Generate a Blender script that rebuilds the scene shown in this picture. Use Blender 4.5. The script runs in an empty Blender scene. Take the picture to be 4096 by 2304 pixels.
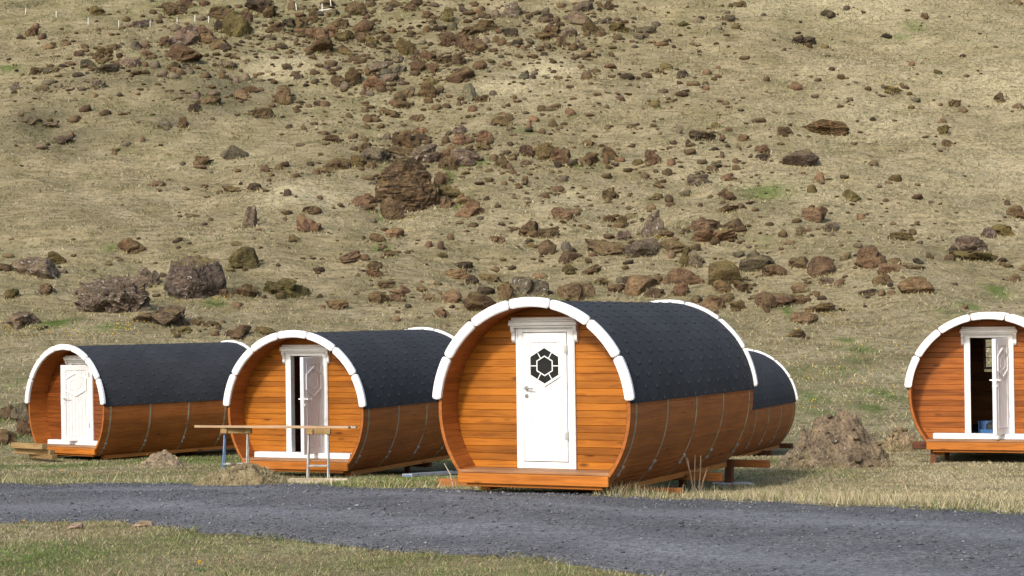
import bpy, bmesh, math, random
import numpy as np
from mathutils import Vector, Matrix, Euler

rnd = random.Random(7)
rng = np.random.default_rng(11)
scene = bpy.context.scene
col = bpy.data.collections.new("place"); scene.collection.children.link(col)
R = math.radians

# ------------------------------------------------------------------ camera
F = 7135.0; TILT = 0.047913; CAMZ = 1.75; YH = 1494.0
cam_d = bpy.data.cameras.new("camera"); cam = bpy.data.objects.new("camera", cam_d); col.objects.link(cam)
cam_d.sensor_width = 36.0; cam_d.lens = 36.0*F/4096.0; cam_d.clip_start = 0.5; cam_d.clip_end = 3000
cam.location = (0, 0, CAMZ); cam.rotation_euler = (math.pi/2+TILT, 0, 0)
scene.camera = cam

def ray(px, py):
    cx = (px-2048)/F; cy = (1152-py)/F
    c, s = math.cos(TILT), math.sin(TILT)
    return np.array([cx, c-cy*s, s+cy*c])

# ------------------------------------------------------------------ noise
def _h(i, j, s):
    n = (i*374761393 + j*668265263 + s*974711) & 0xffffffff
    n = ((n ^ (n >> 13))*1274126177) & 0xffffffff
    return ((n ^ (n >> 16)) & 0xffff)/65535.0
def vnoise(x, y, s=0):
    x = np.asarray(x, float); y = np.asarray(y, float)
    i = np.floor(x).astype(np.int64); j = np.floor(y).astype(np.int64)
    u = x-i; v = y-j; u = u*u*(3-2*u); v = v*v*(3-2*v)
    a = _h(i, j, s); b = _h(i+1, j, s); c = _h(i, j+1, s); d = _h(i+1, j+1, s)
    return (a*(1-u)+b*u)*(1-v)+(c*(1-u)+d*u)*v
def fbm(x, y, s=0, o=4):
    t = 0; a = .5; n = 0
    for k in range(o):
        t = t+a*(vnoise(x, y, s+k)-.5); n += a; a *= .5; x = x*2.03+7.1; y = y*2.03+3.7
    return t/n*2          # about -1..1
def sstep(a, b, x):
    t = np.clip((x-a)/(b-a), 0, 1); return t*t*(3-2*t)

# ------------------------------------------------------------------ terrain height
_CP = np.array([(-8.8,35,.05),(-7.5,38,.05),(-9,31,.10),(-3.4,27.2,.16),(-2,30.5,.04),(-.1,20.1,.38),(1.2,20.6,.36),(2.0,24,.22),(3.2,23.6,.24),(3.8,37.4,-.1),(5.3,40.8,-.08),(7.2,27.5,.385),(8.3,31,.36),(9,29,.37),
    (-3,14.5,.10),(3,12.5,.10),(-7.2,25,.15),(-6,19.5,.12),(4.5,19,.36),(5,28,.30),(-1,24,.28),(-12,45,.1),(0,45,.1),(12,45,.15),(0,5,.1),(-14,18,.1),(14,18,.35)])
_PROF = [(1750,45),(1640,55),(1480,70),(1370,80),(1210,92),(1000,105),(740,120),(400,140),(60,163),(-320,190),(-700,225),(-900,270)]
_py = np.array([45.0]+[p[1] for p in _PROF[1:]]); _pz = np.array([CAMZ+(YH-p[0])/F*p[1] for p in _PROF])
def _profile(y):
    # monotone smooth: average of shifted linear interpolations
    t = 0
    for k in (-4, -2, 0, 2, 4): t = t+np.interp(y+k, _py, _pz)
    return t/5
def height(x, y):
    x, y = np.broadcast_arrays(np.asarray(x, float), np.asarray(y, float)); shp = x.shape; x = x.ravel(); y = y.ravel()
    out = np.zeros(len(x)); nm = y < 56.5; fm = y > 41.5
    if nm.any():
        X, Y = x[nm], y[nm]; w = 0; z = 0
        for cx, cy, cz in _CP:
            k = 1/((X-cx)**2+(Y-cy)**2+1.5)**1.6
            w = w+k; z = z+k*cz
        near = z/w + .035*fbm(X*.9, Y*.9, 3, 3) + 0.2*fbm(X/9, Y/9, 70, 2)*sstep(10, -20, Y)
        out[nm] += near*(1-sstep(42, 56, Y))
    if fm.any():
        X, Y = x[fm], y[fm]; a = sstep(42, 56, Y); b = sstep(60, 100, Y)
        hill = _profile(Y) + b*(1.0*fbm(X/22+.2*Y/22, Y/26, 20, 3) + .75*fbm(X/7, Y/7, 30, 3)) + a*(.16*fbm(X/2.3, Y/2.0, 40, 3))
        ter = fbm(X/5.0+Y*.03, Y/1.5-X*.16, 47, 3)
        hill = hill + b*(.34*ter + .12*fbm(X/1.1, Y/1.0, 49, 2))
        out[fm] += hill*a + 10.0*sstep(220, 420, Y)*fbm(X/120, Y/120, 60, 3)
    return out.reshape(shp)
def hz(x, y): return float(height(np.array([x]), np.array([y]))[0])

_ts = np.concatenate([np.arange(11, 60, .2), np.arange(60, 300, .8)])
def hit(px, py):
    d = ray(px, py); t = _ts
    z = CAMZ+d[2]/d[1]*t; x = d[0]/d[1]*t
    g = height(x, t)
    k = np.where(z < g)[0]
    if len(k) == 0: return None
    k = k[0]
    if k == 0: t0 = t1 = t[0]
    else: t0, t1 = t[k-1], t[k]
    for _ in range(12):
        m = (t0+t1)/2
        if CAMZ+d[2]/d[1]*m < hz(d[0]/d[1]*m, m): t1 = m
        else: t0 = m
    return np.array([d[0]/d[1]*t1, t1, CAMZ+d[2]/d[1]*t1])

# ------------------------------------------------------------------ object helpers
def tag(o, label=None, cat=None, group=None, kind=None):
    if label: o["label"] = label
    if cat: o["category"] = cat
    if group: o["group"] = group
    if kind: o["kind"] = kind
    return o
def link(name, me, mat=None, parent=None):
    o = bpy.data.objects.new(name, me); col.objects.link(o)
    if mat is not None and me is not None and len(me.materials) == 0: me.materials.append(mat)
    if parent is not None: o.parent = parent
    return o
def empty(name, loc=(0,0,0), rot=(0,0,0)):
    o = bpy.data.objects.new(name, None); col.objects.link(o); o.location = loc; o.rotation_euler = rot
    o.empty_display_size = .2
    return o
def mesh_np(name, v, f, smooth=False, cols=None, tint=None):
    """v (n,3), f (m,k) arrays -> mesh, fast"""
    me = bpy.data.meshes.new(name)
    v = np.asarray(v, np.float32); f = np.asarray(f, np.int32)
    n, k = f.shape
    me.vertices.add(len(v)); me.vertices.foreach_set("co", v.ravel())
    me.loops.add(n*k); me.loops.foreach_set("vertex_index", f.ravel())
    me.polygons.add(n); me.polygons.foreach_set("loop_start", np.arange(0, n*k, k, dtype=np.int32))
    me.polygons.foreach_set("loop_total", np.full(n, k, np.int32))
    if smooth: me.polygons.foreach_set("use_smooth", np.ones(n, bool))
    me.update(calc_edges=True)
    if cols is not None:
        a = me.color_attributes.new("Col", 'FLOAT_COLOR', 'POINT')
        c = np.ones((len(v), 4), np.float32); c[:, :3] = cols; a.data.foreach_set("color", c.ravel())
    return me
class MB:
    """collects quads/polys with a per-face tint, built as one mesh"""
    def __init__(s): s.v = []; s.f = []; s.t = []
    def add(s, vs, fs, tint=.5):
        o = len(s.v); s.v += [tuple(p) for p in vs]
        for q in fs: s.f.append([i+o for i in q]); s.t.append(tint)
    def box(s, x0, x1, y0, y1, z0, z1, tint=.5, M=None, ch=0.0):
        if ch > 0:
            bm = bmesh.new(); bmesh.ops.create_cube(bm, size=1)
            for v in bm.verts: v.co = ((x0+x1)/2+v.co.x*(x1-x0), (y0+y1)/2+v.co.y*(y1-y0), (z0+z1)/2+v.co.z*(z1-z0))
            bmesh.ops.bevel(bm, geom=bm.edges[:], offset=ch, segments=1, affect='EDGES')
            bm.verts.index_update()
            vs = [v.co.copy() for v in bm.verts]; fs = [[v.index for v in f.verts] for f in bm.faces]; bm.free()
        else:
            vs = [Vector(p) for p in ((x0,y0,z0),(x1,y0,z0),(x1,y1,z0),(x0,y1,z0),(x0,y0,z1),(x1,y0,z1),(x1,y1,z1),(x0,y1,z1))]
            fs = [(0,3,2,1),(4,5,6,7),(0,1,5,4),(1,2,6,5),(2,3,7,6),(3,0,4,7)]
        if M is not None: vs = [M @ v for v in vs]
        s.add(vs, fs, tint)
    def tube(s, p, q, r0, r1=None, n=8, tint=.5):
        r1 = r0 if r1 is None else r1
        p = Vector(p); q = Vector(q); d = (q-p).normalized()
        a = d.orthogonal().normalized(); b = d.cross(a)
        vs = []
        for c, r in ((p, r0), (q, r1)):
            for k in range(n): t = 2*math.pi*k/n; vs.append(c+a*r*math.cos(t)+b*r*math.sin(t))
        fs = [(k, (k+1)%n, n+(k+1)%n, n+k) for k in range(n)]+[tuple(range(n))[::-1], tuple(range(n, 2*n))]
        s.add(vs, fs, tint)
    def mesh(s, name, smooth=False):
        me = bpy.data.meshes.new(name); me.from_pydata(s.v, [], s.f)
        a = me.attributes.new("tint", 'FLOAT', 'FACE'); a.data.foreach_set("value", np.array(s.t, np.float32))
        bm = bmesh.new(); bm.from_mesh(me); bmesh.ops.recalc_face_normals(bm, faces=bm.faces[:]); bm.to_mesh(me); bm.free()
        if smooth:
            for p in me.polygons: p.use_smooth = True
        me.update(); return me
    def build(s, name, mat, parent=None, smooth=False): return link(name, s.mesh(name, smooth), mat, parent)

# ------------------------------------------------------------------ materials
def new_mat(name):
    m = bpy.data.materials.new(name); m.use_nodes = True
    nt = m.node_tree; b = nt.nodes["Principled BSDF"]; return m, nt, b
def N(nt, t, **kw):
    n = nt.nodes.new(t)
    for k, v in kw.items():
        if k.startswith("i_"):
            n.inputs[k[2:].replace("_", " ")].default_value = v
        else: setattr(n, k, v)
    return n
def L(nt, a, b): nt.links.new(a, b)
def ramp(nt, fac, stops):
    r = nt.nodes.new("ShaderNodeValToRGB"); e = r.color_ramp.elements
    while len(e) < len(stops): e.new(.5)
    for k, (p, c) in enumerate(stops):
        e[k].position = p; e[k].color = (*c, 1) if len(c) == 3 else c
    L(nt, fac, r.inputs[0]); return r.outputs[0]
def noise(nt, vec, scale, detail=4, rough=.55, dist=0):
    n = N(nt, "ShaderNodeTexNoise"); n.inputs["Scale"].default_value = scale; n.inputs["Detail"].default_value = detail
    n.inputs["Roughness"].default_value = rough; n.inputs["Distortion"].default_value = dist
    if vec is not None: L(nt, vec, n.inputs["Vector"])
    return n.outputs[0]
def mapping(nt, vec, scale=(1,1,1), rot=(0,0,0)):
    n = N(nt, "ShaderNodeMapping"); n.inputs["Scale"].default_value = scale; n.inputs["Rotation"].default_value = rot
    L(nt, vec, n.inputs["Vector"]); return n.outputs[0]
def mixc(nt, fac, a, b, mode='MIX'):
    n = N(nt, "ShaderNodeMix", data_type='RGBA', blend_type=mode)
    for s, v in ((0, fac), (6, a), (7, b)):
        if isinstance(v, (int, float)): n.inputs[s].default_value = v
        elif isinstance(v, tuple): n.inputs[s].default_value = (*v, 1) if len(v) == 3 else v
        else: L(nt, v, n.inputs[s])
    return n.outputs[2]
def math_(nt, op, a, b=None, clamp=False):
    n = N(nt, "ShaderNodeMath", operation=op, use_clamp=clamp)
    for s, v in ((0, a), (1, b)):
        if v is None: continue
        if isinstance(v, (int, float)): n.inputs[s].default_value = v
        else: L(nt, v, n.inputs[s])
    return n.outputs[0]
def bump(nt, b, h, strength=.3, dist=.02):
    n = N(nt, "ShaderNodeBump"); n.inputs["Strength"].default_value = strength; n.inputs["Distance"].default_value = dist
    L(nt, h, n.inputs["Height"]); L(nt, n.outputs[0], b.inputs["Normal"])

def wood(name, light, dark, axis, rough=.42, vary=1.0, knots=True):
    m, nt, b = new_mat(name)
    tc = N(nt, "ShaderNodeTexCoord").outputs["Object"]
    sc = {'x': (.9, 14, 14), 'y': (14, .9, 14), 'z': (14, 14, .9)}[axis]
    at = N(nt, "ShaderNodeAttribute", attribute_name="tint")
    off = N(nt, "ShaderNodeVectorMath", operation='ADD'); L(nt, mapping(nt, tc, sc), off.inputs[0])
    cmb = N(nt, "ShaderNodeCombineXYZ"); 
    t20 = math_(nt, 'MULTIPLY', at.outputs["Fac"], 37.0)
    for k in range(3): L(nt, t20, cmb.inputs[k])
    L(nt, cmb.outputs[0], off.inputs[1])
    g = noise(nt, off.outputs[0], 2.2, 6, .6, .6)
    c = ramp(nt, g, [(.30, dark), (.52, light), (.75, tuple(min(1, v*1.18) for v in light))])
    # plank-to-plank tone
    v = ramp(nt, at.outputs["Fac"], [(0, (.66,.62,.60)), (.35, (.93,.92,.9)), (1, (1.12,1.1,1.05))])
    c = mixc(nt, vary, c, v, 'MULTIPLY')
    if knots:
        ks = {'x': (3.2, 9, 9), 'y': (9, 3.2, 9), 'z': (9, 9, 3.2)}[axis]
        vo = N(nt, "ShaderNodeTexVoronoi"); vo.inputs["Scale"].default_value = .8
        o2 = N(nt, "ShaderNodeVectorMath", operation='ADD'); L(nt, mapping(nt, tc, ks), o2.inputs[0]); L(nt, cmb.outputs[0], o2.inputs[1])
        L(nt, o2.outputs[0], vo.inputs["Vector"])
        kf = ramp(nt, vo.outputs["Distance"], [(.06, (1,1,1)), (.22, (0,0,0))])
        s2 = N(nt, "ShaderNodeSeparateColor"); L(nt, vo.outputs["Color"], s2.inputs[0])
        sel = math_(nt, 'GREATER_THAN', s2.outputs[0], .45)
        kf2 = math_(nt, 'MULTIPLY', math_(nt, 'MULTIPLY', kf, sel), .85)
        c = mixc(nt, kf2, c, tuple(v*.30 for v in dark))
    # broad uneven varnish
    w = noise(nt, tc, 1.6, 3)
    c = mixc(nt, 1.0, c, ramp(nt, w, [(.3, (.80,.78,.76)), (.7, (1.08,1.08,1.08))]), 'MULTIPLY')
    L(nt, c, b.inputs["Base Color"])
    b.inputs["Roughness"].default_value = rough; b.inputs["Specular IOR Level"].default_value = .25
    bump(nt, b, g, .15, .004)
    return m
M = {}
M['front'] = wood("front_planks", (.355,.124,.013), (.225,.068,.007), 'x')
M['front_shaded'] = wood("front_planks_shaded", (.165,.048,.010), (.10,.028,.006), 'x')  # same planks darkened: shade on the furthest cabin's front put into the colour
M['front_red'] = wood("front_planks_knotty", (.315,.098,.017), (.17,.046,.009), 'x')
M['stave'] = wood("barrel_staves", (.350,.112,.022), (.245,.072,.013), 'y', rough=.55, vary=.45)
M['beam'] = wood("stained_timber", (.40,.135,.02), (.26,.078,.011), 'x')
M['beamy'] = wood("stained_timber_long", (.40,.15,.03), (.26,.09,.016), 'y')
M['deck'] = wood("deck_boards", (.32,.17,.085), (.20,.095,.045), 'x', rough=.6, knots=False)
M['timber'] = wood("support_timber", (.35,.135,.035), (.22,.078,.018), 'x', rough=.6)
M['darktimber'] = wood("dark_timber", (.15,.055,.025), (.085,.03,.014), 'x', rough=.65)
M['pale'] = wood("raw_plank", (.56,.40,.25), (.42,.27,.15), 'x', rough=.7)
M['olive'] = wood("weathered_timber", (.29,.195,.085), (.18,.11,.045), 'x', rough=.7)
M['grey'] = wood("grey_timber", (.50,.43,.34), (.32,.26,.19), 'x', rough=.8)

def plain(name, c, rough=.5, metal=0, var=.06, scale=6, bmp=0, spec=.5):
    m, nt, b = new_mat(name)
    tc = N(nt, "ShaderNodeTexCoord").outputs["Object"]
    n = noise(nt, tc, scale, 5)
    lo = tuple(max(0, v*(1-var*2)) for v in c); hi = tuple(min(1, v*(1+var)) for v in c)
    L(nt, ramp(nt, n, [(.3, lo), (.65, hi)]), b.inputs["Base Color"])
    b.inputs["Roughness"].default_value = rough; b.inputs["Metallic"].default_value = metal; b.inputs["Specular IOR Level"].default_value = spec
    if bmp: bump(nt, b, noise(nt, tc, scale*6, 3), bmp, .004)
    return m
M['white'] = plain("white_paint", (.72,.72,.715), .42, var=.03, bmp=.05)
M['whitedoor'] = plain("door_paint", (.66,.665,.665), .38, var=.03, bmp=.03)
M['film'] = plain("white_window_film", (.66,.66,.66), .6, var=.1, scale=9)
M['glass'] = plain("dark_glass", (.018,.019,.02), .07, var=.2)
M['steel'] = plain("galvanised_steel", (.42,.41,.38), .5, .6, var=.2, bmp=.1)
M['band'] = plain("dull_band", (.33,.28,.19), .55, .35, var=.25)
M['nickel'] = plain("brushed_nickel", (.35,.34,.33), .3, .9)
M['whitemetal'] = plain("white_enamel", (.75,.75,.75), .3)
M['bluesteel'] = plain("blue_painted_steel", (.10,.17,.30), .45, .1, var=.25)
M['blue'] = plain("blue_plastic", (.02,.11,.30), .4)
M['black'] = plain("black_rubber", (.015,.015,.016), .6)
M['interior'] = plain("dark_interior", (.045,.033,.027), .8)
M['concrete'] = plain("concrete_pad", (.42,.41,.38), .9, var=.15, bmp=.3)
M['stake'] = plain("white_stake", (.78,.77,.72), .6)
M['petal'] = plain("dandelion_petal", (.85,.50,.015), .7, var=.1)
M['leaf'] = plain("dandelion_leaf", (.07,.13,.025), .7, var=.2)
M['stalk'] = plain("dry_stem", (.42,.30,.20), .8, var=.25)
def roof_mat():
    m, nt, b = new_mat("bitumen_shingle")
    tc = N(nt, "ShaderNodeTexCoord").outputs["Object"]
    at = N(nt, "ShaderNodeAttribute", attribute_name="tint").outputs["Fac"]
    n = noise(nt, tc, 160, 2, .7); n2 = noise(nt, tc, 1.3, 4)
    c = ramp(nt, n, [(.35, (.019,.0198,.0225)), (.7, (.046,.048,.054))])
    c = mixc(nt, 1.0, c, ramp(nt, n2, [(.3, (.85,.85,.86)), (.7, (1.15,1.15,1.15))]), 'MULTIPLY')
    c = mixc(nt, 1.0, c, ramp(nt, at, [(0, (.93,.93,.93)), (.8, (1.05,1.05,1.05)), (1, (1.15,1.15,1.15))]), 'MULTIPLY')
    L(nt, c, b.inputs["Base Color"]); b.inputs["Roughness"].default_value = .8; b.inputs["Specular IOR Level"].default_value = .3
    bump(nt, b, n, .4, .004); return m
M['roof'] = roof_mat()

def ground_mat():
    m, nt, b = new_mat("grassland")
    g = N(nt, "ShaderNodeNewGeometry").outputs["Position"]
    at = N(nt, "ShaderNodeAttribute", attribute_name="Col")
    sp = N(nt, "ShaderNodeSeparateColor"); L(nt, at.outputs["Color"], sp.inputs[0])
    a = noise(nt, g, .35, 6, .62); f = noise(nt, g, 3.3, 6, .7); ff = noise(nt, g, 17, 4, .7)
    st = noise(nt, mapping(nt, g, (.55, 2.4, 2.4), (0, 0, .15)), 1.0, 5, .65)
    c = ramp(nt, a, [(.36, (.212,.182,.102)), (.5, (.270,.227,.135)), (.66, (.338,.284,.180))])
    st2 = noise(nt, mapping(nt, g, (.42, 2.0, 2.0), (0, 0, -.16)), 1.7, 6, .72)
    c = mixc(nt, .75, c, ramp(nt, st, [(.30, (.50,.53,.47)), (.5, (1,1,1)), (.7, (1.2,1.17,1.12))]), 'MULTIPLY')
    # green, pale, heath patches from the attribute, broken up by noise
    def patch(ch, nz, colr, c, k=1.0):
        fac = math_(nt, 'MULTIPLY', math_(nt, 'ADD', sp.outputs[ch], math_(nt, 'MULTIPLY', math_(nt, 'SUBTRACT', nz, .5), 3.4)), math_(nt, 'MULTIPLY', sp.outputs[ch], 1.25), True)
        return mixc(nt, math_(nt, 'MULTIPLY', fac, k, True), c, colr)
    c = patch(1, f, mixc(nt, ff, (.065,.105,.024), (.115,.165,.035)), c, 1.0)
    c = patch(2, f, mixc(nt, ff, (.34,.29,.17), (.50,.44,.29)), c, 1.0)
    c = patch(0, mixc(nt, .5, st, f), mixc(nt, ff, (.06,.054,.038), (.165,.145,.092)), c, .9)
    c = mixc(nt, .85, c, ramp(nt, f, [(.30, (.38,.38,.32)), (.46, (.94,.94,.92)), (.7, (1.22,1.2,1.14))]), 'MULTIPLY')
    c = mixc(nt, .7, c, ramp(nt, ff, [(.3, (.55,.55,.5)), (.5, (1,1,1)), (.75, (1.25,1.25,1.2))]), 'MULTIPLY')
    # broken turf along the contour: thin dark lips of soil
    c = mixc(nt, ramp(nt, st2, [(.60, (0,0,0)), (.68, (.70,.70,.70))]), c, (.105,.078,.045))
    # small bare earth / sprig specks
    sp2 = noise(nt, g, 1.9, 3, .8)
    c = mixc(nt, ramp(nt, sp2, [(.63, (0,0,0)), (.70, (.75,.75,.75))]), c, (.105,.075,.043))
    L(nt, c, b.inputs["Base Color"]); b.inputs["Roughness"].default_value = 1; b.inputs["Specular IOR Level"].default_value = .05
    hgt = math_(nt, 'ADD', math_(nt, 'MULTIPLY', f, .7), math_(nt, 'MULTIPLY', ff, .3))
    hgt = math_(nt, 'SUBTRACT', hgt, math_(nt, 'MULTIPLY', ramp(nt, st2, [(.55, (0,0,0)), (.70, (1,1,1))]), .35))
    bump(nt, b, hgt, .9, .26); return m
M['ground'] = ground_mat()

def blade_mat():
    m, nt, b = new_mat("grass_blades")
    at = N(nt, "ShaderNodeAttribute", attribute_name="Col")
    L(nt, at.outputs["Color"], b.inputs["Base Color"]); b.inputs["Roughness"].default_value = .9; b.inputs["Specular IOR Level"].default_value = .1
    return m
M['blade'] = blade_mat()

def gravel_mat():
    m, nt, b = new_mat("gravel")
    g = N(nt, "ShaderNodeNewGeometry").outputs["Position"]
    at = N(nt, "ShaderNodeAttribute", attribute_name="Col")
    vo = N(nt, "ShaderNodeTexVoronoi"); vo.inputs["Scale"].default_value = 42; L(nt, g, vo.inputs["Vector"])
    s = N(nt, "ShaderNodeSeparateColor"); L(nt, vo.outputs["Color"], s.inputs[0])
    c = ramp(nt, s.outputs[0], [(0, (.082,.084,.091)), (.6, (.124,.126,.134)), (1, (.185,.186,.193))])
    c = mixc(nt, 1.0, c, at.outputs["Color"], 'MULTIPLY')
    n = noise(nt, mapping(nt, g, (.5, 1.4, 1), (0, 0, -.45)), 1.4, 5, .65)
    c = mixc(nt, .8, c, ramp(nt, n, [(.34, (.74,.74,.76)), (.5, (1,1,1)), (.66, (1.16,1.16,1.15))]), 'MULTIPLY')
    n2 = noise(nt, g, .6, 5)
    c = mixc(nt, ramp(nt, n2, [(.55, (0,0,0)), (.75, (.4,.4,.4))]), c, (.145,.138,.125))
    L(nt, c, b.inputs["Base Color"]); b.inputs["Roughness"].default_value = .95; b.inputs["Specular IOR Level"].default_value = .1
    bump(nt, b, math_(nt, 'ADD', vo.outputs["Distance"], noise(nt, g, 14, 4)), .6, .014); return m
M['gravel'] = gravel_mat()

def rock_mat(name="lava_rock", gs=1.0, layers=False):
    m, nt, b = new_mat(name)
    geo = N(nt, "ShaderNodeNewGeometry")
    g = geo.outputs["Position"]
    oi = N(nt, "ShaderNodeObjectInfo")
    n = noise(nt, g, 1.1*gs, 8, .68); n2 = noise(nt, g, 7*gs, 6, .72)
    st = noise(nt, mapping(nt, g, (1.1, 1.1, 5.0)), 1.2*gs, 6, .65)
    c = mixc(nt, 1.0, oi.outputs["Color"], ramp(nt, n, [(.28, (.50,.47,.45)), (.5, (1,1,1)), (.72, (1.55,1.48,1.42))]), 'MULTIPLY')
    c = mixc(nt, .85, c, ramp(nt, n2, [(.36, (.22,.21,.20)), (.48, (.95,.95,.95)), (.7, (1.4,1.36,1.3))]), 'MULTIPLY')
    c = mixc(nt, .6, c, ramp(nt, st, [(.36, (.45,.42,.4)), (.5, (1,1,1)), (.66, (1.3,1.25,1.2))]), 'MULTIPLY')
    if layers:
        ly = noise(nt, mapping(nt, g, (.35, .35, 4.2), (.10, .16, 0)), 1.0, 5, .6, .4)
        c = mixc(nt, .95, c, ramp(nt, ly, [(.38, (.20,.18,.17)), (.46, (.95,.93,.9)), (.54, (.45,.42,.4)), (.60, (1.25,1.2,1.15)), (.70, (.6,.58,.55))]), 'MULTIPLY')
        st = ly
    # moss on upward faces
    sx = N(nt, "ShaderNodeSeparateXYZ"); L(nt, geo.outputs["Normal"], sx.inputs[0])
    up = math_(nt, 'ADD', sx.outputs[2], math_(nt, 'MULTIPLY', math_(nt, 'SUBTRACT', n, .5), 2.6))
    mo = math_(nt, 'MULTIPLY', ramp(nt, up, [(.55, (0,0,0)), (.95, (.75,.75,.75))]), math_(nt, 'ADD', .35, math_(nt, 'MULTIPLY', oi.outputs["Random"], .5)))
    c = mixc(nt, mo, c, mixc(nt, n2, (.10,.075,.02), (.20,.155,.05)))
    # lichen
    vo = noise(nt, g, 3.4*gs, 6, .8); 
    thr = math_(nt, 'SUBTRACT', .72, math_(nt, 'MULTIPLY', oi.outputs["Alpha"], .135))
    li = math_(nt, 'MULTIPLY', math_(nt, 'SUBTRACT', vo, thr), 16.0, True)
    c = mixc(nt, math_(nt, 'MULTIPLY', li, .85), c, mixc(nt, n2, (.42,.41,.37), (.74,.72,.66)))
    L(nt, c, b.inputs["Base Color"]); b.inputs["Roughness"].default_value = .95; b.inputs["Specular IOR Level"].default_value = .15
    bump(nt, b, math_(nt, 'ADD', math_(nt, 'MULTIPLY', n, 1.0), math_(nt, 'ADD', math_(nt, 'MULTIPLY', n2, .5), math_(nt, 'MULTIPLY', st, .5))), .9, .18/gs)
    return m
M['rock'] = rock_mat()
M['rocklayer'] = rock_mat('layered_rock', 1.0, True)
M['rocknear'] = rock_mat("near_rock", 3.0)

# ------------------------------------------------------------------ world, sun
SUN_AZ = R(29.5); SUN_EL = R(34)         # sun stands over the camera's left shoulder
to_sun = Vector((-math.sin(SUN_AZ)*math.cos(SUN_EL), -math.cos(SUN_AZ)*math.cos(SUN_EL), math.sin(SUN_EL)))
w = bpy.data.worlds.new("World"); scene.world = w; w.use_nodes = True
nt = w.node_tree; bg = nt.nodes["Background"]
sky = nt.nodes.new("ShaderNodeTexSky"); sky.sky_type = 'NISHITA'; sky.sun_disc = False
sky.sun_elevation = SUN_EL; sky.sun_rotation = math.atan2(to_sun.x, to_sun.y)
sky.air_density = 1.0; sky.dust_density = 2.5; sky.ozone_density = 1.0
nt.links.new(sky.outputs[0], bg.inputs[0]); bg.inputs[1].default_value = .15
sl = bpy.data.lights.new("sun", 'SUN'); sl.energy = 2.55; sl.angle = R(6); sl.color = (1, .955, .88)
so = bpy.data.objects.new("sun", sl); col.objects.link(so); so.rotation_euler = (-to_sun).to_track_quat('-Z', 'Y').to_euler()
so.location = (-30, -40, 60)
scene.view_settings.view_transform = 'Standard'; scene.view_settings.look = 'None'; scene.view_settings.exposure = .55; scene.view_settings.gamma = 1

# ------------------------------------------------------------------ road outline (source pixels -> ground)
far_px = [(0,1933),(477,1936),(1033,1939),(1351,1949),(2048,1974),(2450,1989),(2843,2003),(3240,2016),(3650,2036),(4096,2059)]
near_px = [(0,2096),(238,2091),(445,2080),(620,2108),(874,2138),(1272,2178),(1669,2210),(2048,2236),(2239,2246),(2541,2300)]
far_w = [hit(*p)[:2] for p in far_px]; near_w = [hit(*p)[:2] for p in near_px]
def extend(P, k0, k1):
    P = [np.array(p) for p in P]
    a = P[0]+(P[0]-P[2])/np.linalg.norm(P[0]-P[2])*k0; b = P[-1]+(P[-1]-P[-3])/np.linalg.norm(P[-1]-P[-3])*k1
    return [a]+P+[b]
far_w = extend(far_w, 30, 40); near_w = extend(near_w, 30, 40)
def resample(P, n):
    P = np.array(P); d = np.r_[0, np.cumsum(np.linalg.norm(np.diff(P, axis=0), axis=1))]
    t = np.linspace(0, d[-1], n); return np.c_[np.interp(t, d, P[:, 0]), np.interp(t, d, P[:, 1])]
# resample both edges by x so that they pair up
XS = np.concatenate([np.linspace(-30, -10, 20, endpoint=False), np.linspace(-10, 9, 190), np.linspace(9.2, 34, 24)])
fw = np.array(far_w); nw = np.array(near_w)
yf = np.interp(XS, fw[:, 0], fw[:, 1]); yn = np.interp(XS, nw[:, 0], nw[:, 1])
yf = np.convolve(np.pad(yf, 3, mode='edge'), np.ones(7)/7, 'valid'); yn = np.convolve(np.pad(yn, 3, mode='edge'), np.ones(7)/7, 'valid')
yf_j = yf+.16*fbm(XS*1.7, XS*0+2, 91, 4); yn_j = yn+.16*fbm(XS*1.7, XS*0+9, 92, 4)
def road_s(x, y):
    a = np.interp(x, XS, yn_j); b = np.interp(x, XS, yf_j); return (y-a)/(b-a)
def road_z(x, y):
    s = road_s(x, y); return height(x, y)+.012+.035*np.clip(np.sin(np.clip(s, 0, 1)*math.pi), 0, 1)+.012*np.sin(s*9.42*1.5)*np.clip(s*(1-s)*4, 0, 1)
nv = 30
V = []; 
for i, x in enumerate(XS):
    yy = np.linspace(yn_j[i], yf_j[i], nv); xx = np.full(nv, x)
    z = road_z(xx, yy); z[0] -= .05; z[-1] -= .05
    V.append(np.c_[xx, yy, z])
V = np.concatenate(V); n = len(XS)
def lane(x, y):
    # compacted wheel tracks lighter, loose stones between them and at the edges darker
    s = road_s(x, y)+.05*fbm(x*.35, y*.2, 300, 2)
    t = np.exp(-((s-.27)/.10)**2)+np.exp(-((s-.68)/.11)**2)
    return np.clip(t+.35*fbm(x*.6, y*1.5, 310, 3), 0, 1)
lt = lane(V[:, 0], V[:, 1]); road_tone = (.80+.38*lt)[:, None]*np.array([[1, 1, 1.0]])
q = np.array([(i*nv+j, (i+1)*nv+j, (i+1)*nv+j+1, i*nv+j+1) for i in range(n-1) for j in range(nv-1)])
road = link("gravel_road", mesh_np("gravel_road", V, q, True, road_tone), M['gravel']); tag(road, "grey gravel road running in front of the cabins", "road", kind="structure")

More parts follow.
